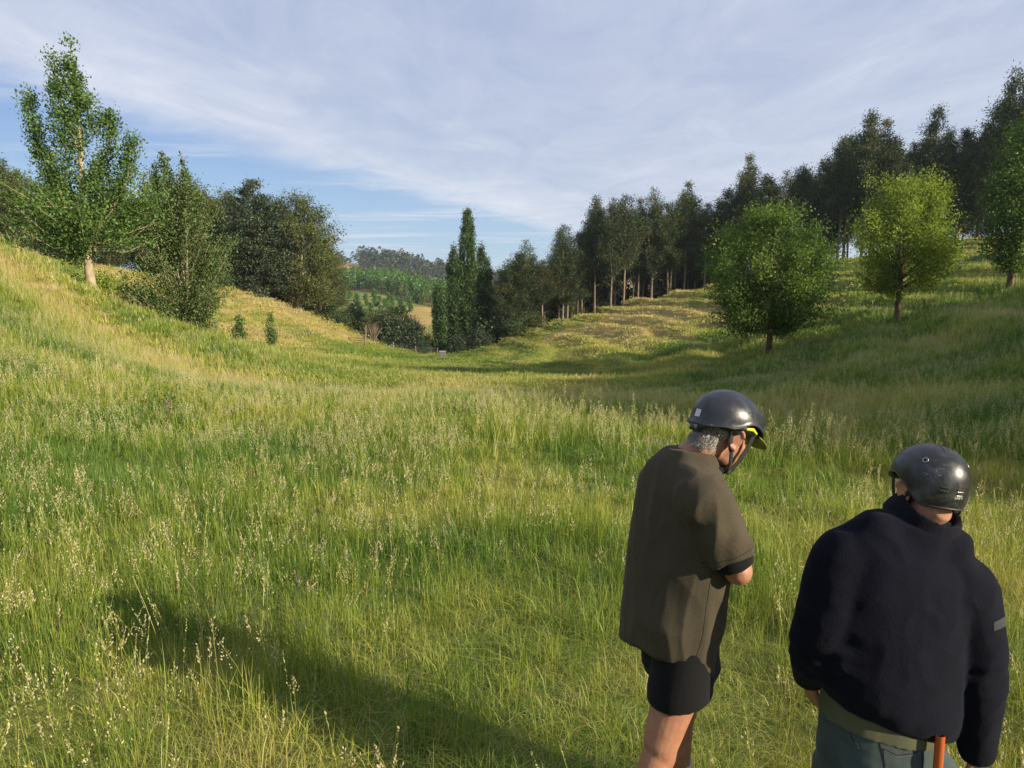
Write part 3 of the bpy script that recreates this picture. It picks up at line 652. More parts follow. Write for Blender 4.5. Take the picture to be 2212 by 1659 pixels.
def forest(name, pts, hfun, mat, seed, hh, ww, cone, nl, leaf, label):
    r = rg(seed); l = Leaves(); w = Wood()
    for (x, y) in pts:
        z = float(hfun(np.array([x]), np.array([y]))[0]); H = r.uniform(*hh); W_ = r.uniform(*ww); u = r.uniform(0, 1, nl) ** .8
        rad = W_ * ((1 - u) if cone else np.sqrt(np.clip(1 - (2 * u - .9) ** 2, .05, 1))) * np.sqrt(r.uniform(.3, 1, nl)); az = r.uniform(0, 6.28, nl)
        C = np.stack([x + rad * np.cos(az), y + rad * np.sin(az), z + H * (.12 + .88 * u)], 1)
        l.add(C, np.stack([np.cos(az), np.sin(az), r.normal(size=nl) * .5 + (.1 if cone else .4)], 1), leaf * r.uniform(.6, 1.4, nl), np.clip(.5 + r.normal() * .18 + r.normal(size=nl) * .15, 0, 1))
        w.add([[x, y, z - .5], [x, y, z + H * .8]], [.18, .05], 4)
    o = link(name, l.mesh(name, mat, r, .7)); tag(o, label, 'woodland', None, 'stuff')
    t = link(name + '_trunks', w.mesh(name + '_trunks', BARK_DARK), o); tag(t, kind='stuff')
r = rg(180); pts = []
while len(pts) < 1500:
    px = r.uniform(700, 1120); Y = r.uniform(318, 470); x = ray(px, 620)[0] * Y; py = pix(x, Y, float(midh(np.array([x]), np.array([Y]))[0]))[1]
    lim = np.interp(px, [700, 780, 830, 880, 930, 960, 1120], [628, 628, 636, 648, 672, 690, 700])
    if py < lim: pts.append((x, Y))
forest('plantation', pts, midh, L_FIR, 181, (7, 11), (1.8, 2.8), True, 55, .95, 'dense green young plantation covering the far hillside')
pts = []
while len(pts) < 520:
    x = r.uniform(-330, 60); y = r.uniform(745, 900); px = pix(x, y, 10)[0]
    if px > 778 or (px < 770 and y > 872): pts.append((x, y))
forest('pine_wood', pts, ridge1, L_PINE, 182, (14, 25), (3.5, 6.5), False, 75, 2.2, 'dark pine wood along the far ridge')
pts = [(r.uniform(-260, 330), r.uniform(1690, 1760)) for i in range(160)]
forest('far_wood', pts, ridge2, L_PINE, 183, (8, 13), (4., 7.), False, 26, 3.5, 'blue grey trees on the farthest hills')

# ------------------------------------------------------------------ people
from mathutils.bvhtree import BVHTree
V3 = lambda *a: np.array(a, float)
def unit(v): v = np.asarray(v, float); return v / (np.linalg.norm(v) + 1e-12)
class Solid:
    """closed pieces gathered for one fused surface"""
    def __init__(s): s.V = []; s.F = []; s.T = []; s.n = 0
    def rings(s, R_, ns):
        V = np.concatenate(R_ + [R_[0].mean(0)[None], R_[-1].mean(0)[None]]); m = len(R_); b = s.n; j = np.arange(ns); k = (j + 1) % ns; q = []
        for i in range(m - 1): q.append(np.stack([i * ns + j, i * ns + k, (i + 1) * ns + k, (i + 1) * ns + j], 1))
        t = [np.stack([k, j, np.full(ns, m * ns)], 1), np.stack([(m - 1) * ns + j, (m - 1) * ns + k, np.full(ns, m * ns + 1)], 1)]
        s.V.append(V); s.F.append(np.concatenate(q) + b); s.T.append(np.concatenate(t) + b); s.n += len(V)
    def loft(s, rs, ns=28, ex=2.0):
        """rs: (centre, axis u, axis v, radius a, radius b)"""
        th = np.arange(ns) * 2 * np.pi / ns; c = np.cos(th); sn = np.sin(th)
        cc = np.sign(c) * np.abs(c) ** (2 / ex); ss = np.sign(sn) * np.abs(sn) ** (2 / ex); out = []
        for (ce, u, v, a, b) in rs: out.append(np.asarray(ce)[None] + a * cc[:, None] * unit(u)[None] + b * ss[:, None] * unit(v)[None])
        s.rings(out, ns)
    def limb(s, pts, rad, ns=16, round_=True):
        pts = np.asarray(pts, float); rad = list(rad)
        P_ = [p for p in pts]
        if round_:
            d0 = unit(pts[0] - pts[1]); d1 = unit(pts[-1] - pts[-2])
            P_ = [pts[0] + d0 * rad[0] * .95, pts[0] + d0 * rad[0] * .6] + P_ + [pts[-1] + d1 * rad[-1] * .6, pts[-1] + d1 * rad[-1] * .95]
            rad = [rad[0] * .3, rad[0] * .8] + rad + [rad[-1] * .8, rad[-1] * .3]
        P_ = np.array(P_); V, F = tube(P_, rad, ns)
        s.rings([V[i * ns:(i + 1) * ns] for i in range(len(P_))], ns)
    def ball(s, c, r, M=None, ns=18):
        c = np.asarray(c, float); r = np.asarray(r, float); out = []
        for a in np.linspace(.12, math.pi - .12, 11):
            th = np.arange(ns) * 2 * np.pi / ns
            q = np.stack([r[0] * math.sin(a) * np.cos(th), r[1] * math.sin(a) * np.sin(th), np.full(ns, -r[2] * math.cos(a))], 1)
            if M is not None: q = q @ np.asarray(M).T
            out.append(c + q)
        s.rings(out, ns)
    def xform(s, i0, M, t):
        for i in range(i0, len(s.V)): s.V[i] = s.V[i] @ M.T + t
    def raw(s, name, mat, smooth=True): return np_mesh(name, np.concatenate(s.V), [np.concatenate(s.F), np.concatenate(s.T)], mat, smooth)
    def fuse(s, name, mat, voxel=.006, it=6, disp=None):
        ob = bpy.data.objects.new('fusing', s.raw('fusing', None)); COL.objects.link(ob)
        m = ob.modifiers.new('r', 'REMESH'); m.mode = 'VOXEL'; m.voxel_size = voxel; m.use_smooth_shade = True
        if it: q = ob.modifiers.new('s', 'SMOOTH'); q.factor = .5; q.iterations = it
        bpy.context.view_layer.update(); dg = bpy.context.evaluated_depsgraph_get()
        me = bpy.data.meshes.new_from_object(ob.evaluated_get(dg)); me.name = name
        src = ob.data; bpy.data.objects.remove(ob); bpy.data.meshes.remove(src)
        n = len(me.vertices); co = np.empty(n * 3, np.float32); me.vertices.foreach_get('co', co); co = co.reshape(-1, 3)
        if disp is not None:
            no = np.empty(n * 3, np.float32); me.vertex_normals.foreach_get('vector', no); no = no.reshape(-1, 3)
            co = co + no * disp(co)[:, None]; me.vertices.foreach_set('co', co.astype(np.float32).ravel()); me.update()
        me.polygons.foreach_set('use_smooth', np.ones(len(me.polygons), bool))
        me.materials.clear(); me.materials.append(mat); return me
def bvh(me):
    return BVHTree.FromPolygons([v.co[:] for v in me.vertices], [p.vertices[:] for p in me.polygons])
def hug(tree, pts, off):
    out = []; nn = []
    for p in pts:
        c, n, i, d = tree.find_nearest(Vector(p)); out.append(np.array(c) + np.array(n) * off); nn.append(np.array(n))
    return np.array(out), np.array(nn)
def resample(pts, n):
    pts = np.asarray(pts, float); d = np.r_[0, np.cumsum(np.linalg.norm(np.diff(pts, axis=0), axis=1))]; u = np.linspace(0, d[-1], n)
    # smooth through the given points
    o = np.stack([np.interp(u, d, pts[:, k]) for k in range(3)], 1)
    for _ in range(2): o[1:-1] = (o[:-2] + 2 * o[1:-1] + o[2:]) / 4
    return o
def ribbon(pts, nor, wd, th):
    """flat strap with thickness"""
    s = Solid(); T = np.gradient(pts, axis=0); R_ = []
    for p, n, t in zip(pts, nor, T):
        t = unit(t); n = unit(n - t * n.dot(t)); b = np.cross(t, n); R_.append(np.array([p + b * wd / 2, p + b * wd / 2 + n * th, p - b * wd / 2 + n * th, p - b * wd / 2]))
    s.rings(R_, 4); return s
def tube_mesh(name, pts, r_, mat, ns=6):
    w = Wood(); w.add(pts, np.full(len(pts), r_), ns); return w.mesh(name, mat)
def noise3(co, f, seed=0):
    return np.array([mnoise.noise(Vector((c[0] * f[0] + seed, c[1] * f[1], c[2] * f[2]))) for c in co])

def skin_mat(name, col, red):
    m, N, L = mat_new(name); n = nnoise(N, L, 18, 5, .65); n2 = nnoise(N, L, 130, 3, .6)
    c = nmix(N, L, nrange(N, L, n, .35, .7), col, red); b = N.new('ShaderNodeBsdfPrincipled'); L.new(c, b.inputs['Base Color'])
    b.inputs['Roughness'].default_value = .52; b.inputs['Specular IOR Level'].default_value = .35
    b.inputs['Subsurface Weight'].default_value = .0
    bp = N.new('ShaderNodeBump'); bp.inputs['Strength'].default_value = .25; bp.inputs['Distance'].default_value = .004; L.new(n2, bp.inputs['Height']); L.new(bp.outputs[0], b.inputs['Normal'])
    o = N.new('ShaderNodeOutputMaterial'); L.new(b.outputs[0], o.inputs[0]); return m
SKIN1 = skin_mat('tanned_skin', (.31, .155, .095), (.26, .11, .07)); SKIN2 = skin_mat('pale_skin', (.36, .19, .12), (.30, .135, .085))
def cloth_mat(name, col, col2, wscale, bstr, sheen=.3, rough=.95, knit=False, big=3.0, fuzz=(1, 1, 1)):
    m, N, L = mat_new(name); tc = N.new('ShaderNodeTexCoord'); vec = tc.outputs['Object']
    n = nnoise(N, L, big, 5, .6, vec); n2 = nnoise(N, L, wscale, 3, .6, vec)
    c = nmix(N, L, nrange(N, L, n, .3, .7), col, col2); c = nmix(N, L, nrange(N, L, n2, .35, .75, 0, .5), c, tuple(x * 1.5 for x in col))
    b = N.new('ShaderNodeBsdfPrincipled'); L.new(c, b.inputs['Base Color']); b.inputs['Roughness'].default_value = rough; b.inputs['Specular IOR Level'].default_value = .12
    b.inputs['Sheen Weight'].default_value = sheen; b.inputs['Sheen Roughness'].default_value = .5; b.inputs['Sheen Tint'].default_value = (*fuzz, 1)
    bp = N.new('ShaderNodeBump'); bp.inputs['Strength'].default_value = bstr; bp.inputs['Distance'].default_value = .003
    if knit:
        n3 = nnoise(N, L, 90, 3, .6, vec); h = nmath(N, L, 'ADD', n3, n2); L.new(h, bp.inputs['Height'])
    else: L.new(n2, bp.inputs['Height'])
    L.new(bp.outputs[0], b.inputs['Normal']); o = N.new('ShaderNodeOutputMaterial'); L.new(b.outputs[0], o.inputs[0]); return m
FLEECE = cloth_mat('brown_fleece', (.052, .044, .031), (.039, .033, .023), 260, .5, .08, fuzz=(.6, .5, .4))
KNIT = cloth_mat('navy_knit', (.0036, .0042, .0095), (.0026, .003, .0066), 300, .6, .04, knit=True, fuzz=(.35, .38, .55))
RIB = cloth_mat('navy_rib_knit', (.0065, .007, .0125), (.0045, .005, .009), 300, .8, .06, knit=True, fuzz=(.35, .38, .55))
BLACK = cloth_mat('black_cotton', (.007, .007, .008), (.005, .005, .006), 220, .35, .05)
JEANS = cloth_mat('grey_green_denim', (.047, .066, .065), (.028, .041, .045), 420, .4, .08, rough=.9, big=6)
TAIL = cloth_mat('olive_drill', (.072, .076, .043), (.055, .058, .033), 350, .3, .08)
SOCK = cloth_mat('cream_sock', (.55, .47, .29), (.46, .38, .23), 200, .9, .2, knit=True)
PATCHM = cloth_mat('grey_woven_patch', (.034, .036, .042), (.025, .027, .032), 300, .5, .1)
BOOT = simple_mat('brown_leather', (.07, .04, .02), .6, .4, 20, .3, 60)
WEB = simple_mat('black_webbing', (.012, .012, .014), .7, .3, 90, .4, 300)
RUBBER = simple_mat('dark_rubber', (.02, .021, .023), .55, .3, 40)
HAIR1 = simple_mat('grey_hair', (.50, .46, .40), .6, .55, 120); HAIR2 = simple_mat('brown_hair', (.10, .055, .03), .6, .5, 120)
HIVIS = simple_mat('yellow_green_plastic', (.55, .62, .015), .45, .2, 14); OLIVEV = simple_mat('dull_yellow_visor', (.20, .205, .035), .5, .25, 14)
EYE = simple_mat('eye_white', (.7, .68, .64), .2, .1, 5)
GROOVE = simple_mat('vent_black', (.004, .004, .004), .8, .2, 10)
STEEL = simple_mat('bright_metal', (.6, .6, .6), .35, .2, 30, metallic=1.)
def helmet_mat(name, col, rough, scuff, dust):
    m, N, L = mat_new(name); tc = N.new('ShaderNodeTexCoord'); vec = tc.outputs['Object']
    n = nnoise(N, L, 9, 6, .7, vec, 1.2); n2 = nnoise(N, L, 55, 5, .75, vec, .8)
    vo = N.new('ShaderNodeTexVoronoi'); vo.feature = 'DISTANCE_TO_EDGE'; vo.inputs['Scale'].default_value = 16; vo.inputs['Randomness'].default_value = 1; dv_ = N.new('ShaderNodeTexNoise'); dv_.inputs['Scale'].default_value = 22; dv_.inputs['Detail'].default_value = 3; L.new(vec, dv_.inputs['Vector']); vm = N.new('ShaderNodeVectorMath'); vm.operation = 'MULTIPLY_ADD'; L.new(dv_.outputs['Color'], vm.inputs[0]); vm.inputs[1].default_value = (.10, .10, .10); L.new(vec, vm.inputs[2]); L.new(vm.outputs[0], vo.inputs['Vector'])
    scr = nmath(N, L, 'MULTIPLY', nrange(N, L, vo.outputs['Distance'], .0, .018, 1, 0), nrange(N, L, n2, .56, .70))
    c = nmix(N, L, nmath(N, L, 'MULTIPLY', nrange(N, L, n, .45, .8), dust), col, (.14, .145, .155)); c = nmix(N, L, nmath(N, L, 'MULTIPLY', scr, scuff), c, (.42, .43, .44))
    c = nmix(N, L, nmath(N, L, 'MULTIPLY', nrange(N, L, n2, .70, .78), scuff), c, (.35, .36, .37))
    b = N.new('ShaderNodeBsdfPrincipled'); L.new(c, b.inputs['Base Color']); b.inputs['Specular IOR Level'].default_value = .5
    L.new(nmath(N, L, 'ADD', rough, nmath(N, L, 'MULTIPLY', nrange(N, L, n2, .3, .8), .22)), b.inputs['Roughness'])
    bp = N.new('ShaderNodeBump'); bp.inputs['Strength'].default_value = .12; bp.inputs['Distance'].default_value = .002; L.new(n2, bp.inputs['Height']); L.new(bp.outputs[0], b.inputs['Normal'])
    o = N.new('ShaderNodeOutputMaterial'); L.new(b.outputs[0], o.inputs[0]); return m
HEL1 = helmet_mat('black_helmet_plastic', (.014, .016, .021), .26, .35, .35); HEL2 = helmet_mat('scuffed_helmet_plastic', (.011, .012, .013), .28, 1.0, .7)

def rotz(a): return np.array([[math.cos(a), -math.sin(a), 0], [math.sin(a), math.cos(a), 0], [0, 0, 1.]])
def roty(a): return np.array([[math.cos(a), 0, math.sin(a)], [0, 1., 0], [-math.sin(a), 0, math.cos(a)]])
def rotx(a): return np.array([[1., 0, 0], [0, math.cos(a), -math.sin(a)], [0, math.sin(a), math.cos(a)]])
def add_head(S, M, t):
    """head looking along +x before the turn M"""
    i0 = len(S.V)
    S.ball((-.012, 0, .045), (.098, .076, .086)); S.ball((.03, 0, -.018), (.064, .062, .088)); S.ball((.035, 0, -.07), (.056, .052, .042)); S.ball((.082, 0, -.098), (.02, .024, .018))
    S.limb([(.082, 0, .02), (.098, 0, -.005), (.108, 0, -.03)], [.009, .011, .013]); S.ball((.1, .012, -.034), (.011, .009, .008)); S.ball((.1, -.012, -.034), (.011, .009, .008))
    S.ball((.074, 0, .03), (.022, .048, .012)); S.ball((.084, 0, -.062), (.014, .024, .008)); S.ball((.082, 0, -.074), (.014, .021, .008))
    for s in (-1, 1):
        S.ball((.06, .035 * s, -.022), (.026, .022, .02))
        E = rotz(s * .62) @ roty(.15); c = np.array([-.018, .085 * s, -.008])
        S.ball(c, (.024, .0055, .036), E); S.ball(c + np.array([.012, -.008 * s, 0]), (.012, .012, .022))
        th = np.linspace(-1.9, 2.6, 12); S.limb([c + E @ np.array([-.022 * math.cos(a), .007 * s, .034 * math.sin(a)]) for a in th], [.0062] * 12, 8)
        S.ball(c + E @ np.array([.006, .002 * s, -.034]), (.010, .007, .011), E)
    S.xform(i0, M, t)
def add_hand(S, wrist, d, n, side, curl=.5, sc=1.0):
    """d toward the knuckles, n the way the palm looks, thumb on the side given"""
    d = unit(d); n = unit(n - d * np.dot(n, d)); s = np.cross(d, n) * side
    w = np.asarray(wrist, float)
    for k, (o, ln) in enumerate(((.031, .072), (.011, .082), (-.010, .077), (-.030, .061))):
        kn = w + d * (.088 - .004 * abs(k - 1)) * sc + s * o * sc
        S.limb([w + s * o * .55 * sc, kn], [.0125 * sc, .0105 * sc], 10)
        p = kn; a = curl * .6; pts = [p]; L_ = ln * sc
        for f in (.44, .30, .26):
            dd = d * math.cos(a) + n * math.sin(a) + s * o * .8; p = p + unit(dd) * L_ * f; pts.append(p); a += curl
        S.limb(pts, [.0098 * sc, .0092 * sc, .0083 * sc, .0066 * sc], 10)
    b = w + d * .022 * sc + s * .024 * sc; p1 = b + unit(s * .75 + d * .6 + n * .35) * .042 * sc; p2 = p1 + unit(d * .9 + s * .25 + n * .4) * .030 * sc; p3 = p2 + unit(d * .9 - s * .1 + n * .45) * .024 * sc
    S.limb([b, p1, p2, p3], [.0145 * sc, .0115 * sc, .0102 * sc, .0075 * sc], 10)
def dome(fn, nr, nth, th=.004):
    """shell from fn(v, theta) -> point; v 0 top .. 1 edge, with an inner face"""
    T = -np.arange(nth) * 2 * np.pi / nth; rows = []
    vs = np.linspace(.02, 1, nr)
    for v in vs: rows.append(np.array([fn(v, t) for t in T]))
    ctr = np.array([0, 0, -.03]); inner = []
    for rrow in rows[::-1]: d = rrow - ctr; inner.append(rrow - d / np.linalg.norm(d, axis=1)[:, None] * th)
    s = Solid(); s.rings(rows + inner, nth); return s

# ---- first walker: brown shirt, black shorts, arms folded, looking down to the right
P1O = np.array([.585, 2.35, gz(.585, 2.35)]); P1Y = R(22)
p1 = thing('person', 'person in brown short-sleeved fleece, black shorts and black helmet, arms folded, looking down', 'person', P1O, P1Y)
RL1 = rotz(-P1Y)
def L1(x, y, z): return RL1 @ (np.array([x, y, z]) - P1O)
FX, LY, UZ = V3(1, 0, 0), V3(0, 1, 0), V3(0, 0, 1)
hd1 = L1(*P(1560, 938, 2.37)); HM1 = rotz(R(6)) @ roty(R(24))
B = Solid(); add_head(B, HM1, hd1)
nb = L1(.622, 2.35, 1.475)
B.limb([nb + V3(-.005, 0, -.05), nb + V3(.008, 0, .04), hd1 + HM1 @ V3(-.03, 0, -.045)], [.062, .058, .057], 20)
B.loft([(L1(.60, 2.35, 1.44), FX, LY, .06, .09), (L1(.6, 2.35, 1.38), FX, LY, .08, .15), (L1(.598, 2.35, 1.25), FX, LY, .10, .16), (L1(.59, 2.35, 1.1), FX, LY, .11, .16), (L1(.575, 2.35, .95), FX, LY, .11, .16), (L1(.575, 2.35, .82), FX, LY, .11, .16)])
sR, eR, wR = L1(.632, 2.165, 1.40), L1(.738, 2.15, 1.175), L1(.75, 2.42, 1.20)
sL, eL, wL = L1(.595, 2.49, 1.375), L1(.70, 2.57, 1.16), L1(.715, 2.27, 1.168)
B.limb([sR, (sR + eR) / 2, eR], [.048, .046, .044]); B.limb([eR, (eR * .6 + wR * .4), wR], [.048, .047, .03])
B.limb([sL, (sL + eL) / 2, eL], [.048, .046, .044]); B.limb([eL, (eL * .6 + wL * .4), wL], [.045, .042, .029])
add_hand(B, wR, wR - eR + V3(0, .02, .02), V3(-1, 0, 0), -1, .35, .95)
wl2 = L1(.715, 2.27, 1.168); add_hand(B, wL, L1(*P(1532, 1226, 2.12)) - wL, V3(-.3, -.2, .8), 1, .22, .95)
hR, kR, aR = L1(.615, 2.26, .88), L1(.515, 2.20, .47), L1(.40, 2.10, .07)
hL, kL, aL = L1(.56, 2.43, .88), L1(.655, 2.455, .47), L1(.645, 2.47, .07)
for h_, k_, a_ in ((hR, kR, aR), (hL, kL, aL)):
    c_ = k_ * .66 + a_ * .34 + V3(-.022, 0, 0)
    B.limb([h_, h_ * .5 + k_ * .5, k_ + V3(0, 0, .05), k_], [.092, .078, .06, .054], 18); B.limb([k_ + V3(-.01, 0, .02), c_, k_ * .3 + a_ * .7, a_], [.052, .062, .045, .036], 18)
    B.limb([a_ + V3(-.04, 0, -.03), a_ + V3(.08, 0, -.045), a_ + V3(.17, 0, -.055)], [.036, .038, .03], 12)
me_b1 = B.fuse('walker_body', SKIN1, .0052, 4); link('body', me_b1, p1)
# shirt
S = Solid()
def tl(c, u, v): return c
rs = []
for X, z, a, b, tf in ((.551, .752, .155, .206, .62), (.553, .777, .158, .211, .60), (.565, .90, .158, .212, .26), (.583, 1.05, .154, .208, .05), (.598, 1.2, .154, .208, .02), (.602, 1.32, .148, .205, .02),
                        (.600, 1.40, .132, .185, .05), (.602, 1.455, .112, .150, .15), (.610, 1.492, .097, .112, .18), (.626, 1.53, .080, .084, .15)):
    rs.append((L1(X, 2.35, z), V3(1, 0, -tf), V3(0, 1, -.22 * max(0, min(1, (1.0 - z) / .2))), a, b))
S.loft(rs, 40, 2.25)
mR = sR * .22 + eR * .78
S.ball(sR + V3(-.005, .012, .0), (.094, .094, .094)); S.limb([nb + V3(-.02, 0, -.01), sR + V3(-.015, .03, .012)], [.075, .080], 20)
S.ball(sL + V3(.0, -.02, -.01), (.085, .085, .085)); S.limb([nb + V3(-.01, 0, -.02), sL + V3(-.0, -.03, .0)], [.07, .075], 20)
S.limb([sR + V3(-.01, .07, .0), sR + V3(0, .015, .005), sR * .55 + eR * .45, mR], [.07, .092, .088, .082], 24, False)
mL = sL * .22 + eL * .78
S.limb([sL + V3(-.01, -.07, .0), sL + V3(0, -.015, .005), sL * .55 + eL * .45, mL], [.07, .092, .088, .082], 24, False)
def folds1(co):
    lo = np.clip((1.35 - co[:, 2]) / .5, 0, 1)
    n = (.3 - np.abs(noise3(co, (5.5, 5.5, 1.3), 3.))) * .030 * lo + (.3 - np.abs(noise3(co, (12, 12, 4), 8.))) * .015 + np.abs(noise3(co, (14, 14, 9), 2.)) * -.004
    near = np.exp(-((co - (sR * .6 + eR * .4)) ** 2).sum(1) / .02)
    return n + near * noise3(co, (20, 20, 14), 5.) * .007
me_s1 = S.fuse('fleece_shirt', FLEECE, .0058, 9, folds1); shirt = link('shirt', me_s1, p1)
t1 = bvh(me_s1)
sp, sn = hug(t1, resample([L1(.66, 2.12, 1.22), L1(.64, 2.10, 1.0), L1(.60, 2.09, .78)], 26), -.0004)
link('side_seam', tube_mesh('side_seam', sp, .0011, BLACK), shirt)
ar = unit(eR - sR); u1 = unit(np.cross(ar, V3(0, 1, .3))); u2 = np.cross(ar, u1)
for dd, nm in ((-.022, 'sleeve_hem_stitch'),):
    c0 = mR + ar * dd; sp, sn = hug(t1, [c0 + (u1 * math.cos(a) + u2 * math.sin(a)) * .095 for a in np.linspace(0, 2 * math.pi, 40)], -.0002)
    link('hem_stitch', tube_mesh(nm, sp, .0009, BLACK), shirt)
for s_, e_, m_ in ((sR, eR, mR), (sL, eL, mL)):
    a2 = unit(e_ - s_); C_ = Solid(); C_.limb([m_ - a2 * .05, m_ + a2 * .012, m_ + a2 * .036], [.066, .066, .063], 24, False)
    link('undershirt_cuff', C_.fuse('undershirt_cuff', BLACK, .005, 3, lambda co: noise3(co, (25, 25, 25), 1.) * .002), p1)
# black polo collar round the neck
Cc = Solid(); ax_ = unit(hd1 + HM1 @ V3(-.03, 0, -.045) - nb)
for k, (o, rr_, h_) in enumerate(((.018, .080, .0), (.045, .073, 0), )): pass
fxa = unit(FX - ax_ * ax_[0]); lya = np.cross(ax_, fxa)
Cc.loft([(nb + ax_ * .012 + V3(.018, 0, 0), fxa + ax_ * .25, lya, .094, .098), (nb + ax_ * .036 + V3(.02, 0, 0), fxa + ax_ * .3, lya, .086, .088), (nb + ax_ * .056 + V3(.022, 0, 0), fxa + ax_ * .35, lya, .076, .078), (nb + ax_ * .025 + V3(.02, 0, 0), fxa + ax_ * .3, lya, .070, .072)], 30)
link('polo_collar', Cc.fuse('polo_collar', BLACK, .004, 3), p1)
# shorts
S = Solid()
S.loft([(L1(.58, 2.35, .98), FX, LY, .12, .165), (L1(.60, 2.35, .85), FX, LY, .115, .165), (L1(.608, 2.35, .76), FX, LY, .125, .168), (L1(.60, 2.35, .72), FX, LY, .115, .16)], 30)
for h_, k_, ow in ((hR, kR, -1), (hL, kL, 1)):
    e_ = h_ * .60 + k_ * .40; c1 = h_ * .8 + k_ * .2
    S.loft([(h_, FX, LY, .108, .1), (c1 + V3(.01, 0, 0), FX, LY, .116, .106), (e_ + V3(.012, 0, 0), V3(1, 0, .15), LY, .116, .108), (e_ + V3(.012, 0, -.035), V3(1, 0, .2), LY, .118, .110)], 28)
link('shorts', S.fuse('shorts', BLACK, .006, 4, lambda co: noise3(co, (8, 8, 3), 4.) * .006), p1)
for k_, a_ in ((kR, aR), (kL, aL)):
    S = Solid(); S.limb([k_ * .50 + a_ * .50, k_ * .47 + a_ * .53, k_ * .2 + a_ * .8, a_ + V3(0, 0, .01)], [.056, .058, .048, .043], 20, False); link('sock', S.fuse('sock', SOCK, .004, 2), p1)
    S = Solid(); S.limb([a_ + V3(-.045, 0, -.03), a_ + V3(.07, 0, -.04), a_ + V3(.185, 0, -.05)], [.048, .049, .042], 16); S.limb([a_ + V3(0, 0, .05), a_ + V3(0, 0, -.02)], [.05, .052], 16); link('boot', S.fuse('boot', BOOT, .005, 3), p1)
for s in (-1, 1): S = Solid(); S.ball(hd1 + HM1 @ V3(.070, .031 * s, .008), (.0125, .0125, .0125)); link('eye', S.raw('eye', EYE), p1)
# hair: short strands lying over the back and sides of the head
def hair(name, mat, M, t, seed, n, ln, lo, hi, ear=.03):
    r = rg(seed); C = []; D = []
    while len(C) < n:
        a = r.uniform(0, 6.28); z = r.uniform(lo, hi)
        x = math.cos(a); y = math.sin(a)
        if x > .28: continue
        if abs(x) < .35 and z < .02: continue
        k = math.sqrt(max(.05, 1 - ((z - .045) / .1) ** 2)); p = np.array([-.012 + .1 * x * k, .079 * y * k, z]); 
        if z < -.03: p[0] = -.055 + .05 * x; p[1] = .066 * y
        C.append(p * 1.02); D.append(np.array([-.25 + .35 * x, .3 * y, -1]) + r.normal(size=3) * .4)
    l = Leaves(); C = np.array(C) @ M.T + t; D = np.array(D) @ M.T; l.add(C, D, ln * r.uniform(.6, 1.4, n), r.uniform(0, 1, n)); return l.mesh(name, mat, r, .085)
link('hair', hair('grey_hair', HAIR1, HM1, hd1, 5, 3600, .024, -.075, .05), p1)

# helmet of the first walker
H1 = thing('helmet', None, None); H1.parent = p1; H1.location = hd1 + HM1 @ V3(.004, 0, .047); H1.rotation_euler = Matrix(HM1.tolist()).to_euler()
def sm(x, a, b): t = min(1, max(0, (x - a) / (b - a))); return t * t * (3 - 2 * t)
def hel1(v, th):
    ct, st = math.cos(th), math.sin(th); side = abs(st)
    ze = -.050 * sm(-ct, .3, 1) - .012 * sm(ct, .3, 1) + .012 * math.exp(-((ct - .12) / .32) ** 2) - .022 * math.exp(-((ct + .42) / .22) ** 2)
    pe = math.acos(max(-.6, min(1, ze / .110))); ph = v * pe
    rx, ry, rz = .138, .112, .108
    r = 1.0
    z0 = rz * math.cos(ph); s0 = math.sin(min(ph, math.pi * .52))
    x, y = rx * s0 * ct, ry * s0 * st
    r += .022 * (1 - sm(abs(y), .026, .034)) * sm(z0, -.02, .03)                      # raised keel
    q = math.exp(-(((abs(y) - .078) / .024) ** 4 + ((x - .075) / .027) ** 4)) * sm(z0, -.01, .015) * (1 - sm(z0, .055, .075)); r += .042 * q   # pad housing
    r += .020 * sm(v, .93, 1.0)                                                        # rolled rim
    r += .012 * sm(ct, .6, 1) * sm(v, .6, 1)
    return np.array([x * r, y * r, z0 * (1 + (r - 1) * .9)])
hs = dome(hel1, 40, 96, .005); link('shell', hs.raw('helmet_shell', HEL1), H1)
th1 = bvh(hs.raw('tmp', HEL1))
# rim edging
pts = np.array([hel1(1, t) for t in np.linspace(0, 2 * math.pi, 97)]); link('rim', tube_mesh('helmet_rim', pts, .0035, RUBBER), H1)
for k, (y0, x0, x1) in enumerate(((-.012, -.055, -.015), (.012, -.055, -.015), (-.022, -.03, .01), (.022, -.03, .01))):
    sp, sn = hug(th1, resample([(x0, y0, .14), (x1, y0 * 1.1, .14)], 8), -.0022); link('vent', ribbon(sp, sn, .0055, .003).raw('vent', GROOVE, False), H1)
for sg in (-1, 1):
    sp, sn = hug(th1, resample([(.135, .05 * sg, .0), (.115, .075 * sg, .035), (.09, .1 * sg, .045), (.06, .12 * sg, .02)], 20), .0002); link('groove', ribbon(sp, sn, .0022, .0008).raw('groove', GROOVE, False), H1)
# sticker with a red edge and small print at the right rear
def sticker_mat():
    m, N, L = mat_new('printed_sticker'); u = nattr(N, 'u'); v = nattr(N, 'w2')
    ln = nmath(N, L, 'GREATER_THAN', nmath(N, L, 'FRACT', nmath(N, L, 'MULTIPLY', v, 7.)), .55); nz = nnoise(N, L, 420, 2, .5)
    tx = nmath(N, L, 'MULTIPLY', ln, nmath(N, L, 'GREATER_THAN', nz, .47)); tx = nmath(N, L, 'MULTIPLY', tx, nmath(N, L, 'GREATER_THAN', u, .22))
    c = nmix(N, L, tx, (.62, .63, .66), (.16, .16, .2)); c = nmix(N, L, nmath(N, L, 'LESS_THAN', u, .13), c, (.5, .05, .04))
    b = N.new('ShaderNodeBsdfPrincipled'); L.new(c, b.inputs['Base Color']); b.inputs['Roughness'].default_value = .45; o = N.new('ShaderNodeOutputMaterial'); L.new(b.outputs[0], o.inputs[0]); return m
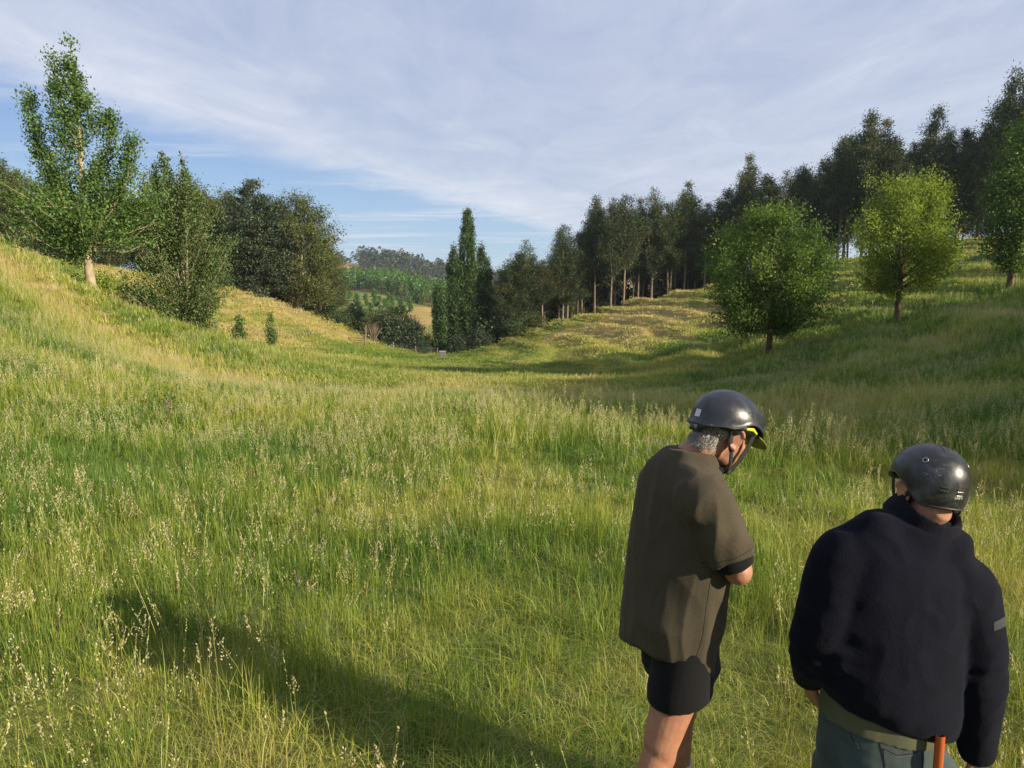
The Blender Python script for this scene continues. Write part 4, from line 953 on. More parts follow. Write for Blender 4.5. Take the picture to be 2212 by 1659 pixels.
def decal(tree, c, u, v, nu, nv, off, mat, name):
    P_ = []; uu = []; vv = []
    for i in range(nu):
        for j in range(nv):
            a = i / (nu - 1); b = j / (nv - 1); P_.append(np.asarray(c) + np.asarray(u) * (a - .5) + np.asarray(v) * (b - .5)); uu.append(a); vv.append(b)
    q, n = hug(tree, P_, off); k = np.arange(nu * nv).reshape(nu, nv)
    F = np.stack([k[:-1, :-1].ravel(), k[1:, :-1].ravel(), k[1:, 1:].ravel(), k[:-1, 1:].ravel()], 1)
    return np_mesh(name, q, F, mat, True, {'u': uu, 'w2': vv})
link('sticker', decal(th1, (-.165, .012, -.014), V3(0, -.036, 0), V3(0, 0, .024), 10, 8, .0009, sticker_mat(), 'sticker'), H1)
# inner headband, hi-vis pad, rear knob, visor
S = Solid(); th_ = np.linspace(0, 2 * math.pi, 48, endpoint=False)
S.rings([np.array([(.122 * math.cos(a), .098 * math.sin(a), z + (-.022 if math.cos(a) < -.2 else 0)) for a in th_]) for z in (-.02, .02)], 48); link('headband', S.raw('headband', RUBBER), H1)
for sg in (-1, 1):
    S = Solid(); S.limb([(-.012, .098 * sg, -.012), (.018, .1 * sg, -.003), (.05, .093 * sg, -.010)], [.004, .007, .004], 12); link('brow_pad', S.raw('brow_pad', HIVIS), H1)
    S = Solid(); S.limb([(-.055, .095 * sg, -.022), (-.02, .101 * sg, -.010)], [.008, .009], 10); link('side_clip', S.raw('side_clip', RUBBER), H1)
S = Solid(); S.limb([(-.135, 0, -.055), (-.135, 0, -.075)], [.018, .018], 14, False); S.limb([(-.12, .05, -.045), (-.136, 0, -.062), (-.12, -.05, -.045)], [.009, .01, .009], 8); link('ratchet_knob', S.raw('ratchet_knob', RUBBER), H1)
R_ = []
for a in np.linspace(-1.05, 1.05, 21):
    e = 1 - (a / 1.15) ** 2; i_ = V3(.118 * math.cos(a) + .012, .104 * math.sin(a), -.012); o_ = i_ + V3(.062 * e + .004, .008 * math.sin(a), -.020 * e - .004)
    R_.append(np.array([i_, o_, o_ + V3(-.001, 0, -.003), i_ + V3(-.001, 0, -.004)]))
S = Solid(); S.rings(R_, 4); link('visor', S.raw('visor', OLIVEV, False), H1)
bb1 = bvh(me_b1)
for sg in (-1, 1):
    for q in ([(.05, .088 * sg, .035), (.052, .08 * sg, -.01), (.05, .07 * sg, -.06), (.038, .054 * sg, -.112)], [(-.055, .088 * sg, .02), (-.035, .084 * sg, -.03), (.0, .075 * sg, -.075), (.03, .056 * sg, -.112)]):
        W_ = [hd1 + HM1 @ np.array(p) for p in resample(q, 22)]; sp, sn = hug(bb1, W_, .0012)
        far = np.linalg.norm(sp - np.array(W_), axis=1) > .012; sp[far] = np.array(W_)[far]; sn = np.array([unit(HM1 @ V3(.0, sg, .0)) for _ in sp])
        for _ in range(2): sp[1:-1] = (sp[:-2] + 2 * sp[1:-1] + sp[2:]) / 4
        loc = (sp - np.array(H1.location)) @ HM1; nl_ = sn @ HM1; link('strap', ribbon(loc, nl_, .017, .0022).raw('strap', WEB, False), H1)
    W_ = hd1 + HM1 @ V3(.034, .054 * sg, -.114); S = Solid(); loc = (W_ - np.array(H1.location)) @ HM1; S.ball(loc, (.011, .005, .014)); link('buckle', S.raw('buckle', RUBBER), H1)
ch = [hd1 + HM1 @ np.array(p) for p in resample([(.034, -.052, -.115), (.03, -.03, -.128), (.03, 0, -.132), (.03, .03, -.128), (.034, .052, -.115)], 14)]
loc = (np.array(ch) - np.array(H1.location)) @ HM1; link('strap', ribbon(loc, np.array([unit(p * [0, 1, 1] - [0, 0, -.02]) for p in loc]), .017, .0022).raw('chin_strap', WEB, False), H1)

# ---- second walker: navy jersey, seen from behind, right shoulder dropped
P2O = np.array([1.23, 2.13, gz(1.23, 2.13)]); P2Y = R(90)
p2 = thing('person', 'person in navy knitted jersey and faded jeans, seen from behind in a scuffed black helmet', 'person', P2O, P2Y)
RL2 = rotz(-P2Y)
K2 = 1.09
def L2(x, y, z): return RL2 @ (np.array([x * K2, y * K2, CAMZ + (z - CAMZ) * K2]) - P2O)
def Q2(px, py, Y=2.10): return RL2 @ (np.array(P(px, py, Y)) - P2O)
def D2(x, y, z): return RL2 @ np.array([x, y, z], float)
hd2 = Q2(2003, 1062, 2.13); HM2 = rotz(R(-2)) @ rotx(R(8)) @ roty(R(9))
B = Solid(); add_head(B, HM2, hd2)
nb2 = Q2(1984, 1132, 2.12)
B.limb([nb2 + V3(-.02, 0, -.05), nb2 + V3(0, 0, .04), hd2 + HM2 @ V3(-.03, 0, -.05)], [.085, .066, .06], 20)
def sd(r_): return D2(math.cos(R(r_)), 0, -math.sin(R(r_)))
fw = D2(0, 1, 0)
B.loft([(Q2(1975, 1180), fw, sd(15), .08, .14), (Q2(1950, 1250), fw, sd(15), .10, .17), (Q2(1920, 1380), fw, sd(13), .11, .17), (Q2(1905, 1500), fw, sd(8), .12, .17), (Q2(1905, 1640), fw, sd(0), .12, .17)])
sL2, eL2, wL2 = Q2(1824, 1206, 2.10), Q2(1764, 1395, 2.06), Q2(1748, 1464, 2.24)
sR2, eR2, wR2 = Q2(2082, 1266, 2.07), Q2(2108, 1450, 2.04), Q2(2112, 1640, 2.06)
for s_, e_, w_ in ((sL2, eL2, wL2), (sR2, eR2, wR2)): B.limb([s_, (s_ + e_) / 2, e_], [.05, .048, .044]); B.limb([e_, e_ * .6 + w_ * .4, w_], [.046, .042, .03])
add_hand(B, wL2, D2(.25, .15, -.9), D2(.8, .2, .1), -1, .35); add_hand(B, wR2, D2(-.25, .05, -1), D2(-.3, .9, 0), 1, .6)
for X in (1.035, 1.235):
    h_, k_, a_ = L2(X, 1.95, .56), L2(X + (-.01 if X < 1.1 else .01), 1.99, .22), L2(X, 1.95, -.10)
    B.limb([h_ + V3(0, 0, .1), h_, k_], [.09, .088, .06], 16); B.limb([k_, k_ * .6 + a_ * .4, a_], [.058, .056, .04], 16); B.limb([a_ + V3(-.03, 0, .0), a_ + V3(.15, 0, -.01)], [.04, .035], 12)
me_b2 = B.fuse('second_walker_body', SKIN2, .0052, 4); link('body', me_b2, p2)
S = Solid(); rs = []
for px, py, a, b, ro in ((1912, 1532, .155, .214, 17), (1912, 1522, .160, .222, 17), (1908, 1492, .178, .238, 17), (1906, 1440, .180, .240, 16), (1915, 1350, .174, .236, 14), (1930, 1275, .160, .228, 15), (1946, 1215, .138, .205, 16), (1962, 1175, .112, .160, 17), (1975, 1146, .096, .120, 13), (1985, 1126, .086, .096, 11)):
    rs.append((Q2(px, py), fw, sd(ro), a, b))
S.loft(rs, 40, 2.3)
for s_, e_, w_, inn in ((sL2, eL2, wL2, sd(15)), (sR2, eR2, wR2, -sd(15))):
    S.limb([nb2 + V3(-.01, 0, -.035), nb2 * .45 + s_ * .55 + V3(-.01, 0, .018), s_ + inn * .02 + V3(0, 0, .004)], [.088, .094, .096], 20)
    S.limb([s_ + inn * .05 + V3(-.005, 0, -.04), s_ * .45 + Q2(1915, 1370) * .55], [.10, .11], 18)
    ctl = np.array([s_, s_ * .5 + e_ * .5 - inn * .006, e_, e_ * .5 + w_ * .5, w_]); n_ = 22
    d_ = np.r_[0, np.cumsum(np.linalg.norm(np.diff(ctl, axis=0), axis=1))]; u_ = np.linspace(0, d_[-1], n_)
    q_ = np.stack([np.interp(u_, d_, ctl[:, k]) for k in range(3)], 1)
    for _ in range(10): q_[1:-1] = (q_[:-2] + 2 * q_[1:-1] + q_[2:]) / 4
    S.ball(s_ + inn * .006, (.098, .099, .098)); S.limb(q_, list(np.interp(u_ / d_[-1], [0, .3, .55, .8, .95, 1], [.099, .093, .083, .068, .055, .047])), 26, False)
def folds2(co):
    n = (.3 - np.abs(noise3(co, (6, 6, 3), 1.))) * .010 + (.25 - np.abs(noise3(co, (13, 13, 10), 2.))) * .007
    for e_ in (eL2, eR2): n = n + np.exp(-((co - e_) ** 2).sum(1) / .012) * noise3(co, (8, 8, 26), 3.) * .014
    return n
S.limb([sL2 + sd(15) * .09 + V3(.0, 0, -.04), (sL2 + eL2) / 2 + sd(15) * .08, eL2 + sd(15) * .09 + V3(.0, 0, .02)], [.11, .11, .10], 18)
me_j = S.fuse('navy_jersey', KNIT, .0058, 60, folds2); jer = link('jersey', me_j, p2)
tj = bvh(me_j)
# shoulder seam and sleeve patch
link('sleeve_patch', decal(tj, Q2(2146, 1344, 2.0), D2(.05, .035, 0), V3(0, 0, .027), 12, 8, .0012, PATCHM, 'sleeve_patch'), jer)
# folded collar
ax2 = unit(hd2 + HM2 @ V3(-.03, 0, -.05) - nb2); sdc = sd(14); fwc = unit(fw - ax2 * fw.dot(ax2)); sdc = np.cross(fwc, ax2)
S = Solid()
S.loft([(nb2 + ax2 * -.005, fwc, sdc, .112, .118), (nb2 + ax2 * .022, fwc, sdc, .108, .112), (nb2 + ax2 * .062, fwc, sdc, .096, .100), (nb2 + ax2 * .080, fwc, sdc, .088, .092), (nb2 + ax2 * .064, fwc, sdc, .074, .078), (nb2 + ax2 * .03, fwc, sdc, .07, .074)], 36)
link('collar', S.fuse('jersey_collar', RIB, .004, 3, lambda co: noise3(co, (12, 12, 20), 2.) * .004), p2)
# shirt tail and jeans
S = Solid(); S.loft([(Q2(1910, 1485), fw, sd(16), .145, .200), (Q2(1906, 1535), fw, sd(15), .150, .203), (Q2(1903, 1556), fw, sd(9), .152, .203)], 40)
link('shirt_tail', S.fuse('shirt_tail', TAIL, .005, 3, lambda co: noise3(co, (14, 14, 4), 2.) * .004), p2)
S = Solid(); S.loft([(Q2(1905, 1522), fw, sd(11), .142, .192), (Q2(1903, 1572), fw, sd(9), .150, .199), (Q2(1902, 1645), fw, sd(6), .158, .205), (Q2(1902, 1700), fw, sd(0), .155, .205), (Q2(1902, 1730), fw, sd(0), .12, .18)], 36)
for X in (1.035, 1.235):
    S.ball(L2(X, 1.87, .655), (.08, .096, .10))
    S.limb([L2(X, 1.95, .62), L2(X, 1.955, .5), L2(X, 1.985, .22), L2(X, 1.95, -.06)], [.110, .106, .082, .075], 22)
me_jn = S.fuse('jeans', JEANS, .0058, 5, lambda co: noise3(co, (7, 7, 5), 2.) * .005 + noise3(co, (18, 18, 26), 5.) * .003); jn = link('jeans', me_jn, p2)
tn = bvh(me_jn)
def seam(pts, nm, r_=.0013, mat=None, off=0.0003, n=22):
    sp, sn = hug(tn, resample(pts, n), off); link(nm, tube_mesh(nm, sp, r_, mat or GROOVE), jn)
def J(px, py): return Q2(px, py, 1.94)
DENIM_T = simple_mat('denim_stitch', (.09, .10, .085), .9, .3, 50)
seam([J(1780, 1555), J(1880, 1598), J(1975, 1612), J(2030, 1600)], 'waistband_seam'); seam([J(1899, 1578), J(1905, 1620), J(1915, 1659), J(1925, 1700)], 'back_seam')
for pl, nm in (([J(1912, 1625), J(1945, 1638), J(1990, 1632), J(2002, 1620)], 'pocket_edge'), ([J(1765, 1545), J(1785, 1590), J(1830, 1620), J(1845, 1635)], 'pocket_edge')):
    seam(pl, nm, .0018); seam([p + V3(0, 0, -.006) for p in pl], 'pocket_stitch', .001, DENIM_T, .0004)
seam([J(1912, 1625), J(1916, 1680), J(1925, 1720)], 'pocket_edge'); seam([J(2002, 1620), J(2000, 1680)], 'pocket_edge')
for X in (1.035, 1.235):
    S = Solid(); a_ = L2(X, 1.95, -.10); S.limb([a_ + V3(-.05, 0, .0), a_ + V3(.07, 0, .0), a_ + V3(.18, 0, -.005)], [.048, .048, .042], 14); link('boot', S.fuse('boot', BOOT, .006, 3), p2)
for s in (-1, 1): S = Solid(); S.ball(hd2 + HM2 @ V3(.070, .031 * s, .008), (.0125, .0125, .0125)); link('eye', S.raw('eye', EYE), p2)
link('hair', hair('brown_hair', HAIR2, HM2, hd2, 6, 1500, .012, -.042, .05), p2)
# skate helmet
H2 = thing('helmet', None, None); H2.parent = p2; H2.location = hd2 + HM2 @ V3(-.002, 0, .045); H2.rotation_euler = Matrix(HM2.tolist()).to_euler()
def hel2(v, th):
    ct, st = math.cos(th), math.sin(th)
    ze = -.062 * sm(-ct, .25, .75) - .02 * sm(ct, .2, 1) + .004 * math.exp(-((ct + .02) / .3) ** 2) - .02 * sm(-ct, .0, .3)
    pe = math.acos(max(-.75, min(1, ze / .108))); ph = v * pe; s0 = math.sin(ph) if ph < math.pi / 2 else 1 - .45 * (1 - math.sin(ph))
    s0 = max(0, s0) ** .93
    r = 1 + .010 * sm(v, .965, 1.)
    return np.array([.128 * s0 * ct * r, .107 * s0 * st * r, .108 * math.cos(ph)])
hs = dome(hel2, 40, 80, .006); link('shell', hs.raw('skate_helmet_shell', HEL2), H2); th2 = bvh(hs.raw('tmp2', HEL2))
pts = np.array([hel2(1, t) for t in np.linspace(0, 2 * math.pi, 81)]); link('rim', tube_mesh('skate_helmet_rim', pts, .003, RUBBER), H2)
def slot(a, b, w, nm='vent', mat=None, off=-.0021, n=10):
    sp, sn = hug(th2, resample([a, b], n), off); link(nm, ribbon(sp, sn, w, .0025).raw(nm, mat or GROOVE, False), H2)
for y0 in (-.018, 0., .018):                                      # top rear slots run front to back
    slot((-.075, y0 - .012, .11), (-.015, y0 - .012, .13), .0052)
    slot((.03, y0, .13), (.08, y0, .10), .0052)
for y0, z0 in ((-.030, -.035), (-.030, -.022), (.030, -.035), (.030, -.022)): slot((-.14, y0 - .016, z0), (-.14, y0 + .016, z0), .0062)
for z0 in (-.0405, -.0275): slot((-.14, -.046, z0), (-.14, -.014, z0), .0012, 'vent_edge', STEEL, -.0016)
for sg in (-1, 1):
    c, n = hug(th2, [(-.085, .075 * sg, .062)], 0); c = c[0]; n = n[0]; u = unit(np.cross(n, V3(0, 0, 1))); w_ = np.cross(n, u); cir = np.array([c + (u * math.cos(a) + w_ * math.sin(a)) * .0075 for a in np.linspace(0, 2 * math.pi, 21)])
    link('rivet', tube_mesh('rivet_ring', cir, .0009, STEEL), H2); S = Solid(); S.limb([c - n * .002, c + n * .0012], [.006, .0055], 14, False); link('rivet', S.raw('rivet', GROOVE, False), H2)
    for q in ([(.045, .09 * sg, .01), (.048, .083 * sg, -.05), (.045, .07 * sg, -.1), (.04, .045 * sg, -.14)], [(-.06, .085 * sg, -.04), (-.02, .082 * sg, -.07), (.02, .072 * sg, -.105), (.04, .045 * sg, -.14)]):
        sp = resample(q, 16); link('strap', ribbon(sp, np.repeat(V3(0, sg, 0)[None], 16, 0), .016, .002).raw('strap', WEB, False), H2)
sp = resample([(-.05, -.085, -.045), (-.02, -.098, -.09), (.01, -.092, -.13), (.03, -.06, -.155)], 16); link('strap', ribbon(sp, np.repeat(V3(-.5, -1, 0)[None], 16, 0), .018, .002).raw('loose_strap', WEB, False), H2)
# lettering on the back of the helmet
tcu = bpy.data.curves.new('lettering', 'FONT'); tcu.body = 'SMITH'; tcu.size = .0125; tcu.align_x = 'CENTER'; tcu.extrude = .0; tcu.space_character = 1.08; tcu.resolution_u = 3
tob = bpy.data.objects.new('lettering', tcu); COL.objects.link(tob); bpy.context.view_layer.update()
tme = bpy.data.meshes.new_from_object(tob.evaluated_get(bpy.context.evaluated_depsgraph_get())); bpy.data.objects.remove(tob)
n = len(tme.vertices); co = np.empty(n * 3, np.float32); tme.vertices.foreach_get('co', co); co = co.reshape(-1, 3)
co, _ = hug(th2, [(-.145, -.030 - p[0], -.0545 + p[1]) for p in co], .0008); tme.vertices.foreach_set('co', co.astype(np.float32).ravel()); tme.update()
tme.materials.clear(); tme.materials.append(simple_mat('pale_print', (.6, .6, .6), .5, .2, 200)); link('lettering', tme, H2)
# tool at the second walker's right hip
tl_ = thing('digging_tool', 'orange red tool handle hanging at the right hip of the person in jeans', 'tool', (P(2027, 1620, 1.925)[0], 1.925, gz(1.3, 1.925)))
zt = P(2027, 1592, 1.925)[2] - tl_.location[2]
link('handle', tube_mesh('tool_handle', np.array([(.008, 0.01, zt), (.004, 0, zt - .12), (-.004, -.005, zt - .3), (-.02, -.01, zt - .55), (-.03, 0, .12)]), .0135, simple_mat('orange_handle', (.42, .085, .015), .45, .3, 12, .1, 60, stretch=(1, 1, .2)), 14), tl_)
S = Solid(); S.loft([(V3(-.03, 0, .16), FX, LY, .02, .02), (V3(-.03, 0, .10), FX, LY, .05, .012), (V3(-.03, 0, .0), FX, LY, .075, .008), (V3(-.03, 0, -.12), FX, LY, .03, .004)], 20); link('blade', S.raw('tool_blade', simple_mat('worn_steel', (.25, .24, .23), .45, .4, 20, metallic=.9)), tl_)
# pink clover head low in the left corner
x, y, z = P(46, 1622, 2.95)
f = thing('clover_flower', 'pink clover head in the grass at the bottom left corner', 'flower', (x, y, gz(x, y)))
hgt = z - f.location[2]
link('stem', tube_mesh('flower_stem', np.array([(0, 0, 0), (.01, 0, hgt * .5), (0, 0, hgt)]), .0015, L_BUSH, 5), f)
q = rg(9); l = Leaves(); d = q.normal(size=(70, 3)); d /= np.linalg.norm(d, axis=1)[:, None]; l.add(np.array([0, 0, hgt]) + d * .010, d, np.full(70, .013), q.uniform(0, 1, 70))
link('flower_head', l.mesh('flower_head', simple_mat('pink_petal', (.62, .20, .50), .6, .3, 60), q, .5), f)

# ------------------------------------------------------------------ fences, gate and tank at the valley end
POSTM = simple_mat('weathered_post', (.20, .165, .12), .9, .45, 8, .5, 30, stretch=(1, 1, .3))
WIREM = simple_mat('fence_wire', (.30, .30, .30), .5, .2, 10, metallic=.8)
def post_mesh(h, r_, seed):
    w = Wood(); q = rg(seed); w.add([(0, 0, -.4), (q.normal() * .01, q.normal() * .01, h * .6), (q.normal() * .03, q.normal() * .03, h), (q.normal() * .03, q.normal() * .03, h + .015)], [r_ * 1.05, r_, r_ * .95, r_ * .4], 7); return w.mesh('fence_post', POSTM)
PM = [post_mesh(1.15, .075, i) for i in range(3)]; BM = [post_mesh(1.0, .03, 9 + i) for i in range(3)]
def fence(label, pts, step, every):
    w = [P(*p) for p in pts]; xy = np.array([(a[0], a[1]) for a in w]); d = np.r_[0, np.cumsum(np.linalg.norm(np.diff(xy, axis=0), axis=1))]
    n = int(d[-1] / step); u = np.linspace(0, d[-1], n + 1); X = np.interp(u, d, xy[:, 0]); Y = np.interp(u, d, xy[:, 1]); Z = ground(X, Y)
    o = thing('fence', label, 'fence', (X[0], Y[0], Z[0]))
    for i in range(n + 1):
        c = link('post' if i % every == 0 else 'batten', (PM if i % every == 0 else BM)[i % 3], o); c.location = (X[i] - X[0], Y[i] - Y[0], Z[i] - Z[0]); c.rotation_euler = (0, 0, i * 1.7)
    for h in (.25, .5, .75, 1.0):
        link('wire', tube_mesh('fence_wire', np.stack([X - X[0], Y - Y[0] + .03, Z - Z[0] + h], 1), .008, WIREM, 4), o)
fence('old post and batten fence along the foot of the golden bank', [(470, 715, 70), (540, 722, 74), (640, 732, 79), (738, 742, 87)], 1.5, 4)
fence('short fence under the dark trees at the top of the golden bank', [(545, 658, 87), (600, 672, 89), (650, 690, 92), (690, 705, 94)], 1.6, 4)
fence('wire fence crossing the valley end in front of the black trees', [(800, 752, 101), (850, 756, 102), (905, 758, 103), (945, 762, 104)], 2.6, 1)
x, y, z = P(771, 742, 97); z = gz(x, y)
g = thing('gate', 'low wooden rail gate beside the cabbage tree', 'gate', (x, y, z), R(-18))
for sx in (-1.3, 1.3): c = link('post', PM[0], g); c.location = (sx, 0, 0)
for h in (.35, .65, .95): link('rail', tube_mesh('gate_rail', np.array([(-1.3, -.06, h + .06), (0, -.06, h), (1.3, -.06, h - .05)]), .06, POSTM, 6), g)
x, y, z = P(956, 766, 101); z = gz(x, y)
t = thing('water_tank', 'small grey box-shaped water tank with pale lid at the valley end', 'water tank', (x, y, z))
GREYM = simple_mat('grey_concrete', (.14, .14, .135), .8, .3, 6, .3, 20)
def box(name, c, d, mat, par):
    bm = bmesh.new(); bmesh.ops.create_cube(bm, size=1); bmesh.ops.scale(bm, vec=d, verts=bm.verts); bmesh.ops.bevel(bm, geom=bm.edges[:], offset=.02, segments=2, affect='EDGES'); bmesh.ops.translate(bm, vec=c, verts=bm.verts)
    me = bpy.data.meshes.new(name); bm.to_mesh(me); bm.free(); me.materials.append(mat); return link(name, me, par)
box('tank_body', (0, 0, .62), (.85, .8, .85), GREYM, t); box('lid', (0, 0, 1.09), (.95, .9, .08), simple_mat('pale_lid', (.34, .34, .33), .6, .2, 8), t)
for sx in (-.36, .36): box('leg', (sx, 0, .05), (.12, .5, .5), POSTM, t)

# ------------------------------------------------------------------ air
hz = bpy.data.meshes.new('haze'); bm = bmesh.new(); bmesh.ops.create_cube(bm, size=1); bmesh.ops.scale(bm, vec=(6200, 6200, 130), verts=bm.verts); bmesh.ops.translate(bm, vec=(0, 0, -39 + 65), verts=bm.verts); bm.to_mesh(hz); bm.free()
m, N, L = mat_new('air'); v = N.new('ShaderNodeVolumePrincipled'); v.inputs['Color'].default_value = (.72, .87, 1, 1); v.inputs['Density'].default_value = .00015; v.inputs['Anisotropy'].default_value = .25
o = N.new('ShaderNodeOutputMaterial'); L.new(v.outputs[0], o.inputs['Volume']); hz.materials.append(m)
tag(link('haze', hz), 'thin blue haze over the far hills', 'haze', None, 'stuff')

# ------------------------------------------------------------------ grass
def grass_mat(name, src):
    m, N, L = mat_new(name)
    dry = nattr(N, 'dry', src); k = nattr(N, 'k'); t = nattr(N, 't'); sd = nattr(N, 'sd')
    oi = N.new('ShaderNodeObjectInfo')
    q = nmath(N, L, 'ADD', dry, nmath(N, L, 'MULTIPLY', nmath(N, L, 'SUBTRACT', k, .5), .62))
    q = nmath(N, L, 'ADD', q, nmath(N, L, 'MULTIPLY', nmath(N, L, 'SUBTRACT', oi.outputs['Random'], .5), .30))
    q = nmath(N, L, 'ADD', q, nmath(N, L, 'MULTIPLY', nmath(N, L, 'SUBTRACT', t, .5), .12), clamp=True)
    c = nmix(N, L, nrange(N, L, q, .0, .34), (.066, .145, .019), (.18, .255, .034))
    c = nmix(N, L, nrange(N, L, q, .34, .62), c, (.33, .335, .06))
    c = nmix(N, L, nrange(N, L, q, .62, 1.0), c, (.45, .37, .17))
    c = nmix(N, L, sd, c, (.54, .45, .30))
    d = N.new('ShaderNodeBsdfDiffuse'); tr = N.new('ShaderNodeBsdfTranslucent'); L.new(c, d.inputs[0])
    L.new(nmix(N, L, 1.0, c, (1.1, 1.15, .7), 'MULTIPLY'), tr.inputs[0])
    g = N.new('ShaderNodeBsdfGlossy'); g.inputs['Roughness'].default_value = .5; g.inputs['Color'].default_value = (.9, .9, .8, 1)
    mx = N.new('ShaderNodeMixShader'); mx.inputs[0].default_value = .38; L.new(d.outputs[0], mx.inputs[1]); L.new(tr.outputs[0], mx.inputs[2])
    m2 = N.new('ShaderNodeMixShader'); m2.inputs[0].default_value = .03; L.new(mx.outputs[0], m2.inputs[1]); L.new(g.outputs[0], m2.inputs[2])
    o = N.new('ShaderNodeOutputMaterial'); L.new(m2.outputs[0], o.inputs[0]); return m
GRASS = grass_mat('long_grass', 'INSTANCER'); GRASS_NEAR = grass_mat('near_grass', 'GEOMETRY')
def tuft(name, seed, n, rad, ln, wd, lean, stems=0, stem_len=(.6, .9), heads='panicle', hs=1.0):
    r = rg(seed); V = []; F4 = []; F3 = []; T = []; K = []; S = []; c = 0
    def strip(b, az, h, w, ben, k, sd=0., lv=(0, .35, .7, 1.), taper=True):
        nonlocal c
        d = np.array([math.cos(az), math.sin(az), 0]); s = np.array([-math.sin(az + r.normal() * .6), math.cos(az + r.normal() * .6), 0])
        rows = []
        for u in lv:
            p = b + d * ben * h * u ** 1.9 + np.array([0, 0, h * u * (1 - .35 * ben * u)])
            w_ = w * ((1 - u ** 1.6) if taper else 1.) * .5
            rows.append((p - s * w_, p + s * w_) if u < 1 or not taper else (p,))
        idx = []
        for q, u in zip(rows, lv):
            idx.append([c + i for i in range(len(q))]); V.extend(q); T.extend([u] * len(q)); K.extend([k] * len(q)); S.extend([sd] * len(q)); c += len(q)
        for a, b2 in zip(idx[:-1], idx[1:]):
            if len(b2) == 2: F4.append((a[0], a[1], b2[1], b2[0]))
            else: F3.append((a[0], a[1], b2[0]))
        return rows[-1][0], d
    for i in range(n):
        q = rad * math.sqrt(r.uniform()); az = r.uniform(0, 6.28)
        b = np.array([q * math.cos(az), q * math.sin(az), -.04])
        strip(b, r.uniform(0, 6.28) if r.uniform() < .6 else .5 + r.normal() * .6, ln * r.uniform(.5, 1.25), wd * r.uniform(.6, 1.3), abs(r.normal()) * lean, float(np.clip(.5 + r.normal() * .24, 0, 1)))
    for i in range(stems):
        q = rad * math.sqrt(r.uniform()); az = r.uniform(0, 6.28); b = np.array([q * math.cos(az), q * math.sin(az), -.04])
        h = r.uniform(*stem_len); a2 = r.uniform(0, 6.28); ben = abs(r.normal()) * .16
        tip, d = strip(b, a2, h, max(wd * .5, .0018), ben, .75, 0., taper=False)
        kind = heads if heads != 'mix' else ('panicle', 'spike', 'panicle', 'rye')[r.integers(4)]
        if kind == 'rye':
            L_ = .2 * hs; m_ = 16; spread = .004
        elif kind == 'spike':
            L_ = .09 * hs; m_ = 26; spread = .005
        else:
            L_ = .14 * hs; m_ = 34; spread = .022
        ax = np.array([d[0] * ben * 1.2, d[1] * ben * 1.2, 1.]); ax /= np.linalg.norm(ax)
        for j in range(m_):
            u = (j + .5) / m_; off = r.normal(size=3) * spread * hs * (1 - .75 * u) * (1 if kind != 'rye' else .5)
            p = tip - ax * L_ * (1 - u) + off; dd = ax * .9 + off / (np.linalg.norm(off) + 1e-6) * .55; dd /= np.linalg.norm(dd)
            sz = (.0062 if kind == 'panicle' else .0068) * hs * r.uniform(.7, 1.4); sw = np.cross(dd, r.normal(size=3)); sw /= np.linalg.norm(sw) + 1e-9
            V.extend([p - dd * sz, p + sw * sz * .42, p + dd * sz, p - sw * sz * .42]); F4.append((c, c + 1, c + 2, c + 3)); c += 4
            T.extend([1.] * 4); K.extend([float(np.clip(.6 + r.normal() * .2, 0, 1))] * 4); S.extend([r.uniform(.65, 1) if kind != 'rye' else .45] * 4)
    F = [np.array(F4)] + ([np.array(F3)] if F3 else [])
    return np_mesh(name, np.array(V), F, GRASS, False, {'t': T, 'k': K, 'sd': S})
def scatter(name, label, protos, pts, dry, idx, scl, rot, cat='grass'):
    col = bpy.data.collections.new(name + '_kinds')
    for i, me in enumerate(protos):
        col.objects.link(bpy.data.objects.new('%s_kind_%02d' % (name, i), me))
    me = bpy.data.meshes.new(name + '_points'); me.vertices.add(len(pts)); me.vertices.foreach_set('co', np.asarray(pts, np.float32).ravel())
    for nm, typ, arr, fld in (('dry', 'FLOAT', dry, 'value'), ('idx', 'INT', idx, 'value'), ('scl', 'FLOAT_VECTOR', scl, 'vector'), ('rot', 'FLOAT_VECTOR', rot, 'vector')):
        at = me.attributes.new(nm, typ, 'POINT'); at.data.foreach_set(fld, np.asarray(arr, np.int32 if typ == 'INT' else np.float32).ravel())
    me.materials.append(GRASS)
    o = tag(link(name, me), label, cat, None, 'stuff')
    ng = bpy.data.node_groups.new(name + '_scatter', 'GeometryNodeTree')
    ng.interface.new_socket('Geometry', in_out='INPUT', socket_type='NodeSocketGeometry'); ng.interface.new_socket('Geometry', in_out='OUTPUT', socket_type='NodeSocketGeometry')
    N = ng.nodes; L = ng.links
    gi = N.new('NodeGroupInput'); go = N.new('NodeGroupOutput'); ci = N.new('GeometryNodeCollectionInfo'); ip = N.new('GeometryNodeInstanceOnPoints'); mp = N.new('GeometryNodeMeshToPoints')
    ci.inputs['Collection'].default_value = col; ci.inputs['Separate Children'].default_value = True; ci.inputs['Reset Children'].default_value = True
    def na(nm, typ):
        n = N.new('GeometryNodeInputNamedAttribute'); n.data_type = typ; n.inputs['Name'].default_value = nm; return n.outputs['Attribute']
    L.new(gi.outputs[0], mp.inputs['Mesh']); L.new(mp.outputs[0], ip.inputs['Points']); L.new(ci.outputs[0], ip.inputs['Instance']); ip.inputs['Pick Instance'].default_value = True
    L.new(na('idx', 'INT'), ip.inputs['Instance Index']); L.new(na('scl', 'FLOAT_VECTOR'), ip.inputs['Scale']); L.new(na('rot', 'FLOAT_VECTOR'), ip.inputs['Rotation'])
    L.new(ip.outputs[0], go.inputs[0])
    o.modifiers.new('scatter', 'NODES').node_group = ng
    return o
